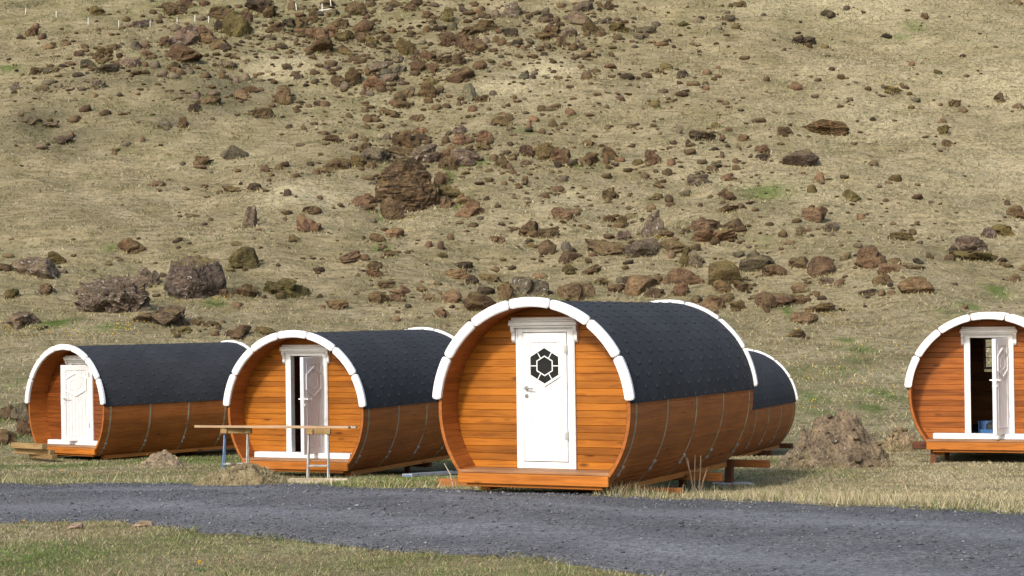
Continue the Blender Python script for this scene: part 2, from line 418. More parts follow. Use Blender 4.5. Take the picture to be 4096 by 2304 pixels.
# ------------------------------------------------------------------ terrain sheet
def axis(parts): return np.unique(np.concatenate([np.arange(a, b, s) for a, b, s in parts]))
gx = axis([(-900,-120,60),(-120,-52,4),(-52,-15,.5),(-15,15,.3),(15,52,.5),(52,120,4),(120,901,60)])
gy = axis([(-300,-20,40),(-20,10,2),(10,46,.3),(46,175,.45),(175,240,2),(240,1000,40)])
GX, GY = np.meshgrid(gx, gy); x = GX.ravel(); y = GY.ravel()
z = height(x, y)
s_ = road_s(x, y); inside = (s_ > .02) & (s_ < .98) & (x > -29) & (x < 33)
z = z - inside*.03
# plant cover: R heath, G green, B pale straw
cover = np.zeros((len(x), 3))
def blob(ch, px, py, wpx, hpx, amt):
    p = hit(px, py)
    if p is None: return
    d = p[1]; rx = wpx/2*d/F
    p2 = hit(px, py-hpx/2); p3 = hit(px, py+hpx/2)
    ry = max(.3, ((p2[1] if p2 is not None else d+hpx*d/F) - (p3[1] if p3 is not None else d-hpx*d/F))/2)
    e = ((x-p[0])/rx)**2+((y-p[1])/ry)**2
    cover[:, ch] = np.maximum(cover[:, ch], min(1.0, amt*(1.1 if ch == 0 else 1.6 if ch == 1 else 1))*np.exp(-e*.9))
for b_ in [(0,900,360,520,200,.75),(0,500,300,700,140,.55),(0,700,480,300,130,.6),(0,150,480,420,160,.75),(0,250,560,520,140,.65),(0,330,320,400,90,.6),(0,120,20,220,40,.7),
           (0,860,410,330,110,.6),(0,600,240,300,70,.4),(0,1900,170,900,260,.4),(0,1750,600,700,140,.4),(0,1400,180,700,200,.4),(0,1200,1180,600,70,.4),(0,950,1110,400,50,.4),(0,640,800,300,40,.35),(0,1450,860,200,40,.4),
           (2,1130,250,330,150,.95),(2,1080,310,240,100,.8),(2,1230,770,560,120,.95),(2,1100,800,260,80,.8),(2,2180,300,330,120,.95),(2,2030,360,330,100,.85),(2,2280,790,300,110,.75),(2,2100,740,200,70,.5),(2,1500,190,260,90,.4),
           (2,2750,330,420,140,.35),(2,3600,250,700,300,.35),(2,3900,700,500,300,.3),(2,3300,420,500,160,.3),(2,900,640,480,120,.45),(2,150,1000,300,90,.35),(2,1500,1260,500,60,.4),(2,3700,1300,400,100,.4),
           (1,440,995,70,36,1.0),(1,1790,730,60,90,.9),(1,1530,1000,90,30,.7),(1,860,1215,110,40,1.0),(1,230,1290,160,50,.6),(1,430,1310,200,40,.5),(1,3080,760,260,90,.55),(1,3150,1240,50,60,1.0),(1,3880,1225,120,36,.9),(1,3990,1160,120,60,.6),
           (1,3390,1360,90,30,.8),(1,3450,1400,160,40,.6),(1,3540,1580,170,60,.8),(1,3480,1630,160,40,.7),(1,3240,1590,150,60,.7),(1,3300,1650,200,60,.55),(1,3420,1440,120,50,.4),(1,3380,1480,260,60,.4),(1,3300,1560,400,160,.25),(1,3760,1240,200,60,.3),
           (1,40,1660,220,120,.7),(1,60,1750,160,120,.7),(1,20,1560,80,100,.5),(1,30,270,120,30,.7),(1,1900,640,200,60,.4),(1,3660,110,120,60,.5),(1,3600,150,120,30,.5),(1,1520,880,60,30,.5),(1,2300,1190,160,50,.6),(1,1860,820,120,50,.35),(1,2100,520,120,40,.4),
           (1,2330,620,200,80,.3),(1,3050,960,120,60,.3),(1,2800,900,200,60,.2)]:
    blob(*b_)
nearf = 1-sstep(30, 60, y)
cover[:, 1] = np.maximum(cover[:, 1], nearf*np.clip(.42+.85*fbm(x*.5, y*.5, 120, 4)-.25*sstep(1, 6, x)+.04*(1-sstep(17, 21, y)), 0, 1))
cover[:, 2] = np.maximum(cover[:, 2], nearf*np.clip(.08+.9*fbm(x*.6, y*.6, 130, 4)+.35*sstep(1, 6, x), 0, .85))
mid = sstep(36, 60, y)*(1-sstep(70, 95, y)); 
cover[:, 1] = np.maximum(cover[:, 1], mid*np.clip(.0+.8*fbm(x*.12, y*.2, 140, 4), 0, .6))
cover[:, 2] = np.maximum(cover[:, 2], mid*np.clip(.25+.7*fbm(x*.2, y*.3, 145, 4), 0, .8))
hillm = sstep(80, 100, y)
cover[:, 1] = np.maximum(cover[:, 1], hillm*np.clip(-.08+.42*fbm(x*.05, y*.06, 150, 4)+.22*np.clip(-x/40, 0, 1)+.10*sstep(130, 165, y), 0, .32))
cover[:, 2] = np.maximum(cover[:, 2], hillm*np.clip(.0+.9*fbm(x*.07, y*.09, 160, 4)+.55*np.clip(x/35, -.3, 1), 0, .75))
cover[:, 0] = np.maximum(cover[:, 0], hillm*np.clip(-.20+.8*fbm(x*.14+4, y*.20, 170, 4)+.22*np.clip(-x/35, -1, 1), 0, .5))
nx, ny = len(gx), len(gy)
I = np.arange(nx*ny).reshape(ny, nx)
q = np.stack([I[:-1, :-1].ravel(), I[:-1, 1:].ravel(), I[1:, 1:].ravel(), I[1:, :-1].ravel()], 1)
ter = link("ground", mesh_np("ground", np.c_[x, y, z], q, True, cover), M['ground']); tag(ter, "straw coloured grassy meadow rising into a steep rocky hillside", "ground", kind="structure")
_cov = cover.reshape(ny, nx, 3)
def cover_at(px_, py_):
    i = np.clip(np.searchsorted(gx, px_), 0, nx-1); j = np.clip(np.searchsorted(gy, py_), 0, ny-1); return _cov[j, i]
# ================================================================== barrel cabins
HC = 1.0           # height of the barrel's axis above the cabin's base
RO, RI, LEN = 1.225, 1.178, 4.255
YW = .40           # recess of the front wall
ZF = -.712         # deck level
A0 = R(4.8)
_cache = {}
def once(key, fn):
    if key not in _cache: _cache[key] = fn()
    return _cache[key]
def P(r, a, y): return (r*math.cos(a), y, HC+r*math.sin(a))

def barrel_mesh():
    m = MB(); lo = R(-47.5); hi = R(227.5); n = 72; rr = random.Random(3)
    for k in range(n):
        a = lo+(hi-lo)*k/n; b = lo+(hi-lo)*(k+1)/n; e = (b-a)*.06; t = rr.random()
        # staves of the outer skin with a fine groove, inner skin, rims
        m.add([P(RO-.004,a,0),P(RO,a+e,0),P(RO,b-e,0),P(RO-.004,b,0),P(RO-.004,a,LEN),P(RO,a+e,LEN),P(RO,b-e,LEN),P(RO-.004,b,LEN)],
              [(0,1,5,4),(1,2,6,5),(2,3,7,6)], t)
        m.add([P(RI+.003,a,0),P(RI,a+e,0),P(RI,b-e,0),P(RI+.003,b,0),P(RI+.003,a,LEN),P(RI,a+e,LEN),P(RI,b-e,LEN),P(RI+.003,b,LEN)],
              [(4,5,1,0),(5,6,2,1),(6,7,3,2)], t)
        m.add([P(RO-.004,a,0),P(RO-.004,b,0),P(RI+.003,b,0),P(RI+.003,a,0)], [(0,1,2,3)], t*.4)
        m.add([P(RO-.004,a,LEN),P(RO-.004,b,LEN),P(RI+.003,b,LEN),P(RI+.003,a,LEN)], [(3,2,1,0)], t*.4)
    for a in (lo, hi):
        m.add([P(RO-.004,a,0),P(RI+.003,a,0),P(RI+.003,a,LEN),P(RO-.004,a,LEN)], [(0,1,2,3)], .2)
    return m.mesh("barrel")

DW, DX = .345, 0.0          # half width of the door opening
def planks_mesh(y, depth, opening, seed, front=True):
    """horizontal boards clipped to the barrel's inside; opening = (x0,x1,z0,z1)"""
    m = MB(); rr = random.Random(seed); r = RI-.002; z = ZF-.001; h = .0852; s = 1 if front else -1
    tints = []
    while z < r-.02:
        z1 = min(z+h, r-.004); t = rr.random()
        def xe(zz): return math.sqrt(max(1e-4, r*r-zz*zz))
        spans = []
        x0, x1, oz0, oz1 = opening
        if z1 > oz0+.01 and z < oz1-.01: spans = [(-9, x0), (x1, 9)]
        else: spans = [(-9, 9)]
        for sa, sb in spans:
            g = .0055
            zs = [z, z+g, (z+z1)/2, z1-g, z1]; ds = [.009, 0, 0, 0, .009]
            vs = []
            for zz, dd in zip(zs, ds):
                e = xe(zz); vs += [(max(-e, sa) if sa > -9 else -e, y+s*dd, HC+zz), (min(e, sb) if sb < 9 else e, y+s*dd, HC+zz)]
            fs = [(2*i, 2*i+1, 2*i+3, 2*i+2) for i in range(4)]
            nb = len(vs); 
            for zz in zs:
                e = xe(zz); vs += [(max(-e, sa) if sa > -9 else -e, y+s*depth, HC+zz), (min(e, sb) if sb < 9 else e, y+s*depth, HC+zz)]
            fs += [(nb+2*i, nb+2*i+2, nb+2*i+3, nb+2*i+1) for i in range(4)]
            fs += [(2*i, 2*i+2, nb+2*i+2, nb+2*i) for i in range(4)]+[(2*i+1, nb+2*i+1, nb+2*i+3, 2*i+3) for i in range(4)]
            fs += [(0, nb, nb+1, 1), (8, 9, nb+9, nb+8)]
            # a board now and then is pieced from two lengths
            m.add(vs, fs, t)
        z = z1
    return m.mesh("planks")

def roof_mesh():
    m = MB(); n = 60; ra, rb = RO+.006, RO+.022; a0 = R(3.4); a1 = math.pi-a0; y0, y1 = .012, LEN-.012
    for k in range(n):
        a = a0+(a1-a0)*k/n; b = a0+(a1-a0)*(k+1)/n
        m.add([P(rb,a,y0),P(rb,b,y0),P(rb,b,y1),P(rb,a,y1)], [(0,1,2,3)], .4)
        m.add([P(ra,a,y0),P(ra,b,y0),P(ra,b,y1),P(ra,a,y1)], [(3,2,1,0)], .3)
    for a in (a0, a1): m.add([P(ra,a,y0),P(rb,a,y0),P(rb,a,y1),P(ra,a,y1)], [(0,1,2,3)], .2)
    # hexagonal shingle tabs, laid from both eaves up to the ridge
    rr = random.Random(5); rows = 13; dv = (math.pi/2-a0)/rows; W = .345
    for side in (0, 1):
        for j in range(rows):
            t0 = a0+j*dv+.002
            cols = int(LEN/W)+2
            for i in range(cols):
                yc = (i+.5*(j % 2))*W-.05+rr.uniform(-.006, .006)
                def pt(dy, dt, rr_): 
                    yy = min(max(yc+dy, y0), y1); a = t0+dt
                    if side: a = math.pi-a
                    return P(rb+rr_, a, yy)
                hb = W*.5-.002; tp = dv*1.04; md = dv*.62; lift = .0022+rr.uniform(0, .0012)
                if yc+hb*.45 < y0 or yc-hb*.45 > y1: continue
                lowv = [(-hb*.20, 0), (hb*.20, 0), (hb, md), (hb, tp), (-hb, tp), (-hb, md)]
                up = [lift, lift, lift*.6, .0008, .0008, lift*.6]
                vs = [pt(d, t, u) for (d, t), u in zip(lowv, up)]+[pt(d, t, 0) for (d, t) in lowv]
                fs = [tuple(range(6))]+[(k, k+6, (k+1) % 6+6, (k+1) % 6) for k in (5, 0, 1, 2)]
                m.add(vs, fs, rr.random())
                # the lifted corner at the tab's tip
                k = .028
                vs = [pt(-k, .001, lift+.004), pt(k, .001, lift+.004), pt(k*.7, .018, lift+.008), pt(-k*.7, .018, lift+.008), pt(-k*.7, .042, lift-.001), pt(k*.7, .042, lift-.001), pt(-k, 0, .004), pt(k, 0, .004)]
                if abs(yc-.0) > .05 and yc < y1-.06: m.add(vs, [(0,1,2,3), (3,2,5,4), (6,7,1,0), (0,3,4), (1,5,2)], .85)
    return m.mesh("roof")

def trim_mesh(k, y0, y1):
    """one rounded arc board of the seven round a barrel's end"""
    span = (math.pi-2*A0)/7; a = math.pi-(A0+k*span)-R(.28); b = math.pi-(A0+(k+1)*span)+R(.28)
    ri, ro = 1.176, 1.288; n = 14; bm = bmesh.new(); prev = None
    rings = []
    for i in range(n+1):
        # rounded ends: the outline narrows over the last 2 degrees
        s = i/n; t = a+(b-a)*(.5-.5*math.cos(math.pi*s)); d = min(abs(t-a), abs(b-t))*1.23
        cr = .034; sh = 0 if d >= cr else cr-math.sqrt(max(0, cr*cr-(cr-d)**2))
        rings.append([bm.verts.new(P(ri+sh, t, y0)), bm.verts.new(P(ro-sh, t, y0)), bm.verts.new(P(ro-sh, t, y1)), bm.verts.new(P(ri+sh, t, y1))])
    for r0, r1 in zip(rings, rings[1:]):
        for q in range(4): bm.faces.new((r0[q], r0[(q+1) % 4], r1[(q+1) % 4], r1[q]))
    bm.faces.new(rings[0]); bm.faces.new(rings[-1][::-1])
    bmesh.ops.recalc_face_normals(bm, faces=bm.faces[:])
    long_e = [e for e in bm.edges if len(e.link_faces) == 2 and e.calc_face_angle(0) > 1.0]
    bmesh.ops.bevel(bm, geom=long_e, offset=.010, segments=2, affect='EDGES')
    me = bpy.data.meshes.new("trim_board"); bm.to_mesh(me); bm.free(); return me

def hoop_mesh(y):
    m = MB(); n = 90; prev = None
    for i in range(n+1):
        a = R(-47)+R(274)*i/n
        ring = [P(RO+.0005, a, y-.018), P(RO+.005, a, y-.018), P(RO+.005, a, y+.018), P(RO+.0005, a, y+.018)]
        if prev: m.add(prev+ring, [(0,1,5,4),(1,2,6,5),(2,3,7,6)], .5)
        prev = ring
    return m.mesh("hoop")
def tension_mesh(y, side):
    m = MB()
    for ang in (-32, -37):
        a = R(ang) if not side else math.pi-R(ang)
        X = Matrix.Translation(P(RO+.012, a, y)) @ Matrix.Rotation(-a, 4, 'Y')
        m.box(-.011, .014, -.024, .024, -.018, .018, .5, X, .004)
    a = R(-31) if not side else math.pi-R(-31); b = R(-38) if not side else math.pi-R(-38)
    m.tube(P(RO+.016, a, y), P(RO+.016, b, y), .007)
    return m.mesh("turnbuckle")

# ---- door leaf: origin at the hinge foot, closed leaf runs to -x, outside faces -y
LW, LH, LT = .560, 1.500, .042
HX, HZ = -LW/2, 1.115         # window centre
def hexpts(rx, rz): return [(HX+rx*math.sin(R(60*k))/math.sin(R(60)), HZ+rz*math.cos(R(60*k))) for k in range(6)]
def leaf_mesh():
    m = MB()
    m.box(-LW, 0, -LT*.5, LT*.5, 0, LH, .5, None, .003)
    def face(s):
        st, pr = .088, .010
        y0, y1 = (-LT*.5-pr, -LT*.5+.001) if s < 0 else (LT*.5-.001, LT*.5+pr)
        m.box(-LW+.002, -LW+st, y0, y1, .002, LH-.002, .5, None, .004); m.box(-st, -.002, y0, y1, .002, LH-.002, .5, None, .004)
        m.box(-LW+st-.001, -st+.001, y0, y1, LH-.10, LH-.002, .5, None, .004); m.box(-LW+st-.001, -st+.001, y0, y1, .002, .105, .5, None, .004)
        # tongue and groove boards of the panel
        nb = 6; wv = (LW-2*st)/nb
        for i in range(nb):
            xa = -LW+st+i*wv+.0025; ya, yb = (-LT*.5-.005, -LT*.5+.001) if s < 0 else (LT*.5-.001, LT*.5+.005)
            m.box(xa, xa+wv-.005, ya, yb, .105, LH-.10, .5, None, .0022)
        # panel bead
        q = .012
        for xa, xb, za, zb in ((-LW+st, -LW+st+q, .105, LH-.10), (-st-q, -st, .105, LH-.10), (-LW+st+q, -st-q, .105, .105+q), (-LW+st+q, -st-q, LH-.10-q, LH-.10)):
            ya, yb = (-LT*.5-.014, -LT*.5-.004) if s < 0 else (LT*.5+.004, LT*.5+.014)
            m.box(xa, xb, ya, yb, za, zb, .5, None, .003)
    face(-1); face(1)
    return m.mesh("door")
def hex_ring(m, o, i, ya, yb, tint=.5):
    n = 6; vs = [(x, ya, z) for x, z in o]+[(x, ya, z) for x, z in i]+[(x, yb, z) for x, z in o]+[(x, yb, z) for x, z in i]
    fs = []
    for k in range(n):
        j = (k+1) % n; fs += [(k, j, n+j, n+k), (2*n+k, 3*n+k, 3*n+j, 2*n+j), (k, 2*n+k, 2*n+j, j), (n+k, n+j, 3*n+j, 3*n+k)]
    m.add(vs, fs, tint)
def hexframe_mesh():
    m = MB()
    for s in (-1, 1):
        a, b = (LT*.5-.001)*s, (LT*.5+.022)*s
        hex_ring(m, hexpts(.210, .240), hexpts(.181, .209), a, b)
        hex_ring(m, hexpts(.1045, .1205), hexpts(.0925, .1065), a, b-.006*s)
        o = hexpts(.180, .207); i = hexpts(.098, .113)
        for k in range(6):
            p = ((o[k][0]+o[(k+1) % 6][0])/2, (o[k][1]+o[(k+1) % 6][1])/2); q = ((i[k][0]+i[(k+1) % 6][0])/2, (i[k][1]+i[(k+1) % 6][1])/2)
            d = Vector((q[0]-p[0], q[1]-p[1])).normalized(); nrm = Vector((-d.y, d.x))*.0052
            c = [(p[0]+nrm.x, p[1]+nrm.y), (q[0]+nrm.x, q[1]+nrm.y), (q[0]-nrm.x, q[1]-nrm.y), (p[0]-nrm.x, p[1]-nrm.y)]
            y1 = b-.008*s
            m.add([(x, a, z) for x, z in c]+[(x, y1, z) for x, z in c], [(0,1,2,3),(4,7,6,5),(0,4,5,1),(1,5,6,2),(2,6,7,3),(3,7,4,0)], .5)
    return m.mesh("window_frame")
def pane_mesh():
    m = MB(); pts = hexpts(.184, .212)
    for s in (-1, 1):
        y = (LT*.5+.011)*s; y0 = (LT*.5-.002)*s
        m.add([(x, y, z) for x, z in pts]+[(x, y0, z) for x, z in pts], [tuple(range(6))]+[(k, (k+1) % 6, 6+(k+1) % 6, 6+k) for k in range(6)], .5)
    return m.mesh("window_pane")
def handle_mesh():
    m = MB()
    for s in (-1, 1):
        y = (LT*.5+.010)*s
        m.tube((-LW+.044, y-.002*s, .855), (-LW+.044, y+.009*s, .855), .025, n=16)
        m.tube((-LW+.044, y+.005*s, .855), (-LW+.044, y+.052*s, .855), .010, n=10)
        m.tube((-LW+.034, y+.048*s, .855), (-LW+.150, y+.050*s, .850), .0105, .008, n=10)
    m.box(-LW-.003, -LW+.002, -.010, .010, .72, .92, .5)
    return m.mesh("handle")
def keyhole_mesh():
    m = MB()
    for s in (-1, 1):
        y = (LT*.5+.010)*s
        m.tube((-LW+.044, y-.002*s, .762), (-LW+.044, y+.008*s, .762), .024, n=16); m.box(-LW+.040, -LW+.048, y+.006*s, y+.0095*s, .752, .772, .1)
    return m.mesh("keyhole_plate")
def hinge_mesh(z):
    m = MB(); m.tube((.006, -LT*.5-.008, z-.05), (.006, -LT*.5-.008, z+.05), .008, n=10); m.box(-.03, .004, -LT*.5-.012, -LT*.5-.008, z-.045, z+.045); return m.mesh("hinge")

def frame_mesh():
    m = MB(); x0 = LW/2+.006; y0, y1 = YW-.034, YW+.050
    zt = ZF+.085+LH+.008
    for s in (-1, 1):
        m.box(s*x0, s*(x0+.092), y0, YW-.0005, HC+ZF+.002, HC+zt+.075, .5, None, .004) if s > 0 else m.box(-(x0+.092), -x0, y0, YW-.0005, HC+ZF+.002, HC+zt+.075, .5, None, .004)
        xa, xb = sorted((s*(x0+.018), s*(x0-.001)))
        m.box(xa+.0005, xb, y0+.012, y1+.03, HC+ZF+.003, HC+zt+.02, .5)
        xa, xb = sorted((s*(x0+.080), s*(x0+.062))); m.box(xa, xb, y0-.012, y0+.002, HC+ZF+.06, HC+zt+.07, .5, None, .003)
    m.box(-x0, x0, y0, YW-.0005, HC+zt, HC+zt+.075, .5, None, .004)
    m.box(-x0+.001, x0-.001, y0+.012, y1+.03, HC+zt-.001, HC+zt+.02, .5)
    m.box(-x0+.001, x0-.001, y0+.004, y1+.03, HC+ZF+.003, HC+ZF+.077, .5, None, .004)     # threshold
    m.box(-x0-.10, x0+.10, y0-.010, y0+.003, HC+zt+.052, HC+zt+.072, .5, None, .003)
    return m.mesh("door_frame")
def cornice_mesh():
    m = MB(); zt = HC+ZF+.085+LH+.085; y = YW
    m.box(-.440, .440, y-.110, y-.001, zt, zt+.045, .5, None, .006)
    m.box(-.425, .425, y-.130, y-.001, zt+.0455, zt+.064, .5, None, .005)
    m.box(-.410, .410, y-.095, y-.001, zt+.0645, zt+.098, .5, None, .008)
    m.box(-.415, .415, y-.085, y-.034, zt-.026, zt-.0005, .5, None, .006)
    return m.mesh("cornice")
def bracket_mesh(s):
    """scrolled side bracket beside the frame's head"""
    m = MB(); zt = HC+ZF+.085+LH+.084; xa, xb = sorted((s*(LW/2+.100), s*(LW/2+.142)))
    prof = [(0,0),(-.085,0),(-.088,-.03),(-.078,-.06),(-.055,-.085),(-.050,-.11),(-.060,-.135),(-.055,-.165),(-.030,-.19),(0,-.20)]
    n = len(prof); vs = [(xa, YW-.001+p[0], zt+p[1]) for p in prof]+[(xb, YW-.001+p[0], zt+p[1]) for p in prof]
    m.add(vs, [tuple(range(n)), tuple(range(n, 2*n))[::-1]]+[(k, (k+1) % n, n+(k+1) % n, n+k) for k in range(n)], .5)
    return m.mesh("bracket")
def deck_mesh():
    m = MB(); rr = random.Random(9); y = -.004; k = 0
    zt = ZF
    while y < YW+.0:
        y1 = min(y+.098, YW-.0015); r = RI-.004; e = math.sqrt(r*r-zt*zt) if y > 0 else .955
        m.box(-e, e, y, y1-.005, HC+zt-.032, HC+zt, rr.random(), None, .003); y += .099
    return m.mesh("deck")
def floor_mesh():
    m = MB(); r = RI-.004; e = math.sqrt(r*r-ZF*ZF)
    m.box(-e, e, YW+.03, LEN-.12, HC+ZF-.03, HC+ZF+.002); return m.mesh("floor")
def beam_mesh():
    m = MB(); m.box(-.955, .955, -.045, -.006, HC-.865, HC+ZF-.034, .7, None, .006)
    m.box(-.86, .86, -.004, .045, HC-.905, HC-.8655, .3, None, .006); return m.mesh("front_beam")
def runner_mesh(s):
    m = MB(); xa, xb = sorted((s*.70, s*.835)); m.box(xa, xb, .30, LEN, HC-.975, HC-.9045, .8, None, .006); return m.mesh("base_runner")
def under_mesh():
    m = MB(); m.box(-.78, .78, .05, LEN-.05, HC-.90, HC-.885, .2); return m.mesh("underside")
def backwin_mesh():
    m = MB(); x0, x1, z0, z1 = -.19, .41, HC+.27, HC+.84; y0, y1 = LEN-.135, LEN-.06; q = .04
    for a in ((x0,x0+q,z0,z1),(x1-q,x1,z0,z1),(x0+q,x1-q,z0,z0+q),(x0+q,x1-q,z1-q,z1),((x0+x1)/2-.012,(x0+x1)/2+.012,z0+q,z1-q)):
        m.box(a[0],a[1],y0,y1,a[2],a[3],.5,None,.003)
    for f in (.36, .68): m.box(x0+q, x1-q, y0+.02, y1-.02, z0+(z1-z0)*f-.007, z0+(z1-z0)*f+.007)
    return m.mesh("window_frame")
def backpane_mesh():
    m = MB(); m.add([(-.15, LEN-.095, HC+.31), (.37, LEN-.095, HC+.31), (.37, LEN-.095, HC+.80), (-.15, LEN-.095, HC+.80)], [(0,1,2,3)]); return m.mesh("window_pane")
def sill_mesh():
    m = MB(); m.box(-.865, .865, .19, YW-.036, HC+ZF+.001, HC+ZF+.088, .5, None, .008); return m.mesh("white_step")
def clear_mat():
    m, nt, b = new_mat("clear_glass"); b.inputs["Transmission Weight"].default_value = 1; b.inputs["Roughness"].default_value = .02; b.inputs["IOR"].default_value = 1.02
    L(nt, ramp(nt, noise(nt, None, 3), [(0, (.93,.95,.94)), (1, (1,1,1))]), b.inputs["Base Color"]); return m
M['clear'] = clear_mat()

CAB = [  # label, centre of the front end relative to the camera, yaw, pitch, door opening, pane, step
    ("barrel shaped wooden cabin furthest from the big one, its door swung wide over the doorway", (-8.806,35.245,-.707), 39.73, 1.86, 50, 'film', True),
    ("barrel shaped wooden cabin behind the trestle table, door ajar showing a dark gap", (-3.368,27.667,-.616), 24.55, 1.99, 86, 'film', True),
    ("biggest looking barrel cabin, door shut with a dark hexagonal window", (.230,20.523,-.409), 26.30, 1.72, 0, 'glass', False),
    ("barrel cabin mostly hidden behind another cabin, only its rear roof and side showing", (3.544,36.999,-.857), 24.20, 1.93, 0, 'glass', False),
    ("barrel cabin seen straight on, door open onto a dark room with a blue crate", (7.427,27.843,-.328), 16.5, 1.88, 70, 'film', True)]
CABM = []
for ci, (lab, c, yaw, pit, dop, pane, step) in enumerate(CAB):
    rot = Euler((R(pit), 0, -R(yaw)), 'XYZ'); rm = rot.to_matrix()
    base = Vector((c[0], c[1], c[2]+CAMZ))-rm @ Vector((0, 0, HC))
    root = empty("barrel_cabin", base, rot); tag(root, lab, "cabin", "barrel cabins along the gravel road")
    CABM.append(Matrix.Translation(base) @ rm.to_4x4())
    link("barrel", once('barrel', barrel_mesh), M['stave'], root)
    x0 = LW/2+.02
    link("front_wall", once(('fw', ci), lambda: planks_mesh(YW, .028, (-x0, x0, ZF-.1, ZF+.085+LH+.02), 20+ci)), M[('front_shaded','front','front','front','front_red')[ci]], root)
    bw = link("back_wall", once('bw', lambda: planks_mesh(LEN-.08, .03, (-.18, .40, .28, .83), 50, False)), M['front'], root)
    # lining that closes the wall over and under the rear window
    link("deck", once('deck', deck_mesh), M['deck'], root)
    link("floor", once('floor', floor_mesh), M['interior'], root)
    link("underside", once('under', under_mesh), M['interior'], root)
    link("front_beam", once('beam', beam_mesh), M['beam'], root)
    for s in (-1, 1): link("base_runner", once(('run', s), lambda: runner_mesh(s)), M['beamy'], root)
    rf = link("roof", once('roof', roof_mesh), M['roof'], root)
    for k in range(7):
        link("trim_board", once(('t', k, 0), lambda: trim_mesh(k, -.055, .008)), M['white'], root)
        link("trim_board", once(('t', k, 1), lambda: trim_mesh(k, LEN-.008, LEN+.055)), M['white'], root)
    for hy in (.16, 1.13, 2.10, 3.07, 4.08):
        h = link("hoop", once(('h', hy), lambda: hoop_mesh(hy)), M['band'], root)
        for sd in (0, 1): link("turnbuckle", once(('tb', hy, sd), lambda: tension_mesh(hy, sd)), M['steel'], h)
    fr = link("door_frame", once('frame', frame_mesh), M['white'], root)
    link("cornice", once('corn', cornice_mesh), M['white'], fr)
    for s in (-1, 1): link("bracket", once(('br', s), lambda: bracket_mesh(s)), M['white'], fr)
    bwf = link("window_frame", once('bwf', backwin_mesh), M['white'], root)
    link("window_pane", once('bwp', backpane_mesh), M['clear'], bwf)
    d = link("door", once('leaf', leaf_mesh), M['whitedoor'], root)
    d.location = (LW/2, YW-.012, HC+ZF+.085); d.rotation_euler = (0, 0, R(dop))
    link("window_frame", once('hexf', hexframe_mesh), M['white'], d)
    me = once(('pane', pane), pane_mesh); link("window_pane", me, M[pane], d)
    hm = 'nickel' if pane == 'glass' else 'whitemetal'
    link("handle", once(('handle', hm), handle_mesh), M[hm], d); link("keyhole_plate", once(('key', hm), keyhole_mesh), M[hm], d)
    for hz_ in (.30, 1.30): link("hinge", once(('hi', hz_), lambda: hinge_mesh(hz_)), M['steel'], d)
    if step: link("white_step", once('step', sill_mesh), M['white'], root)

def at_depth(px, py, y): d = ray(px, py); d = d/d[1]*y; return Vector((d[0], y, CAMZ+d[2]))
def cab_pt(ci, p): return CABM[ci] @ Vector(p)
def cab_hit(ci, px, py, zl):
    """where a sight line meets the cabin's own horizontal plane zl metres above its base"""
    inv = CABM[ci].inverted(); o = inv @ cam.location; d = inv.to_3x3() @ Vector(ray(px, py))
    t = (zl-o.z)/d.z; return o+d*t

# blue crate standing inside the open cabin
def crate(ci, loc):
    q = cab_pt(ci, loc); root = empty("tool_crate", q, (0, 0, -R(CAB[ci][2])))
    tag(root, "blue plastic crate standing on the floor inside the open cabin", "crate")
    m = MB(); w_, d_, h_, t = .17, .13, .24, .018
    m.box(-w_, w_, -d_, d_, 0, .02, .5, None, .004)
    m.box(-w_, -w_+t, -d_, d_, .02, h_, .5, None, .006); m.box(w_-t, w_, -d_, d_, .02, h_*.86, .5, None, .006)
    m.box(-w_+t, w_-t, d_-t, d_, .02, h_, .5, None, .006); m.box(-w_+t, w_-t, -d_, -d_+t, .02, h_*.45, .5, None, .006)
    m.box(-w_-.012, w_+.012, d_-.01, d_+.012, h_-.03, h_, .5, None, .004)
    m.build("body", M['blue'], root)
    m = MB(); m.box(-.05, .14, -.1, .08, .021, .20, .5, None, .02); m.tube((-.02,-.02,.2), (.1,.02,.27), .02); m.build("power_tool", M['black'], root)
crate(4, (-.02, 1.0, HC+ZF+.003))

# ================================================================== support timbers
def timber(name, lab, cat, ci, x0, x1, y0, y1, z0, z1, mat, group=None, yaw=0, roll=0):
    """a beam in a cabin's own axes"""
    c = Vector(((x0+x1)/2, (y0+y1)/2, z0)); q = cab_pt(ci, c)
    m = MB(); m.box(-(x1-x0)/2, (x1-x0)/2, -(y1-y0)/2, (y1-y0)/2, 0, z1-z0, rnd.random(), None, min(.008, (z1-z0)*.2))
    o = m.build(name, M[mat]); o.location = q; o.rotation_euler = (0, R(roll), -R(CAB[ci][2])+R(yaw)); tag(o, lab, cat, group); return o
def post(lab, ci, x, y, ztop, mat, wd=.075, group="posts under the cabins"):
    q = cab_pt(ci, (x, y, ztop)); g = hz(q.x, q.y)-.03
    m = MB(); m.box(-wd/2, wd/2, -wd/2, wd/2, 0, q.z-g, .3, None, .005)
    o = m.build("support_post", M[mat]); o.location = (q.x, q.y, g); o.rotation_euler = (0, 0, -R(CAB[ci][2])); tag(o, lab, "post", group); return o
G_T = "timbers propping up the cabins"
src4 = lambda a, b: (2300+a/1.7453, 1150+b/1.7453)
src1 = lambda a, b: (a/2.2295, 1300+b/2.2295)
src2 = lambda a, b: (800+a/2.0703, 1250+b/2.0703)
src3 = lambda a, b: (1650+a/1.7453, 1150+b/1.7453)
src5 = lambda a, b: (3072+a/1.746, 1150+b/1.746)
# big cabin
pA = cab_hit(2, *src4(1030, 1295), HC-.93); pB = cab_hit(2, *src4(1357, 1205), HC-.93)

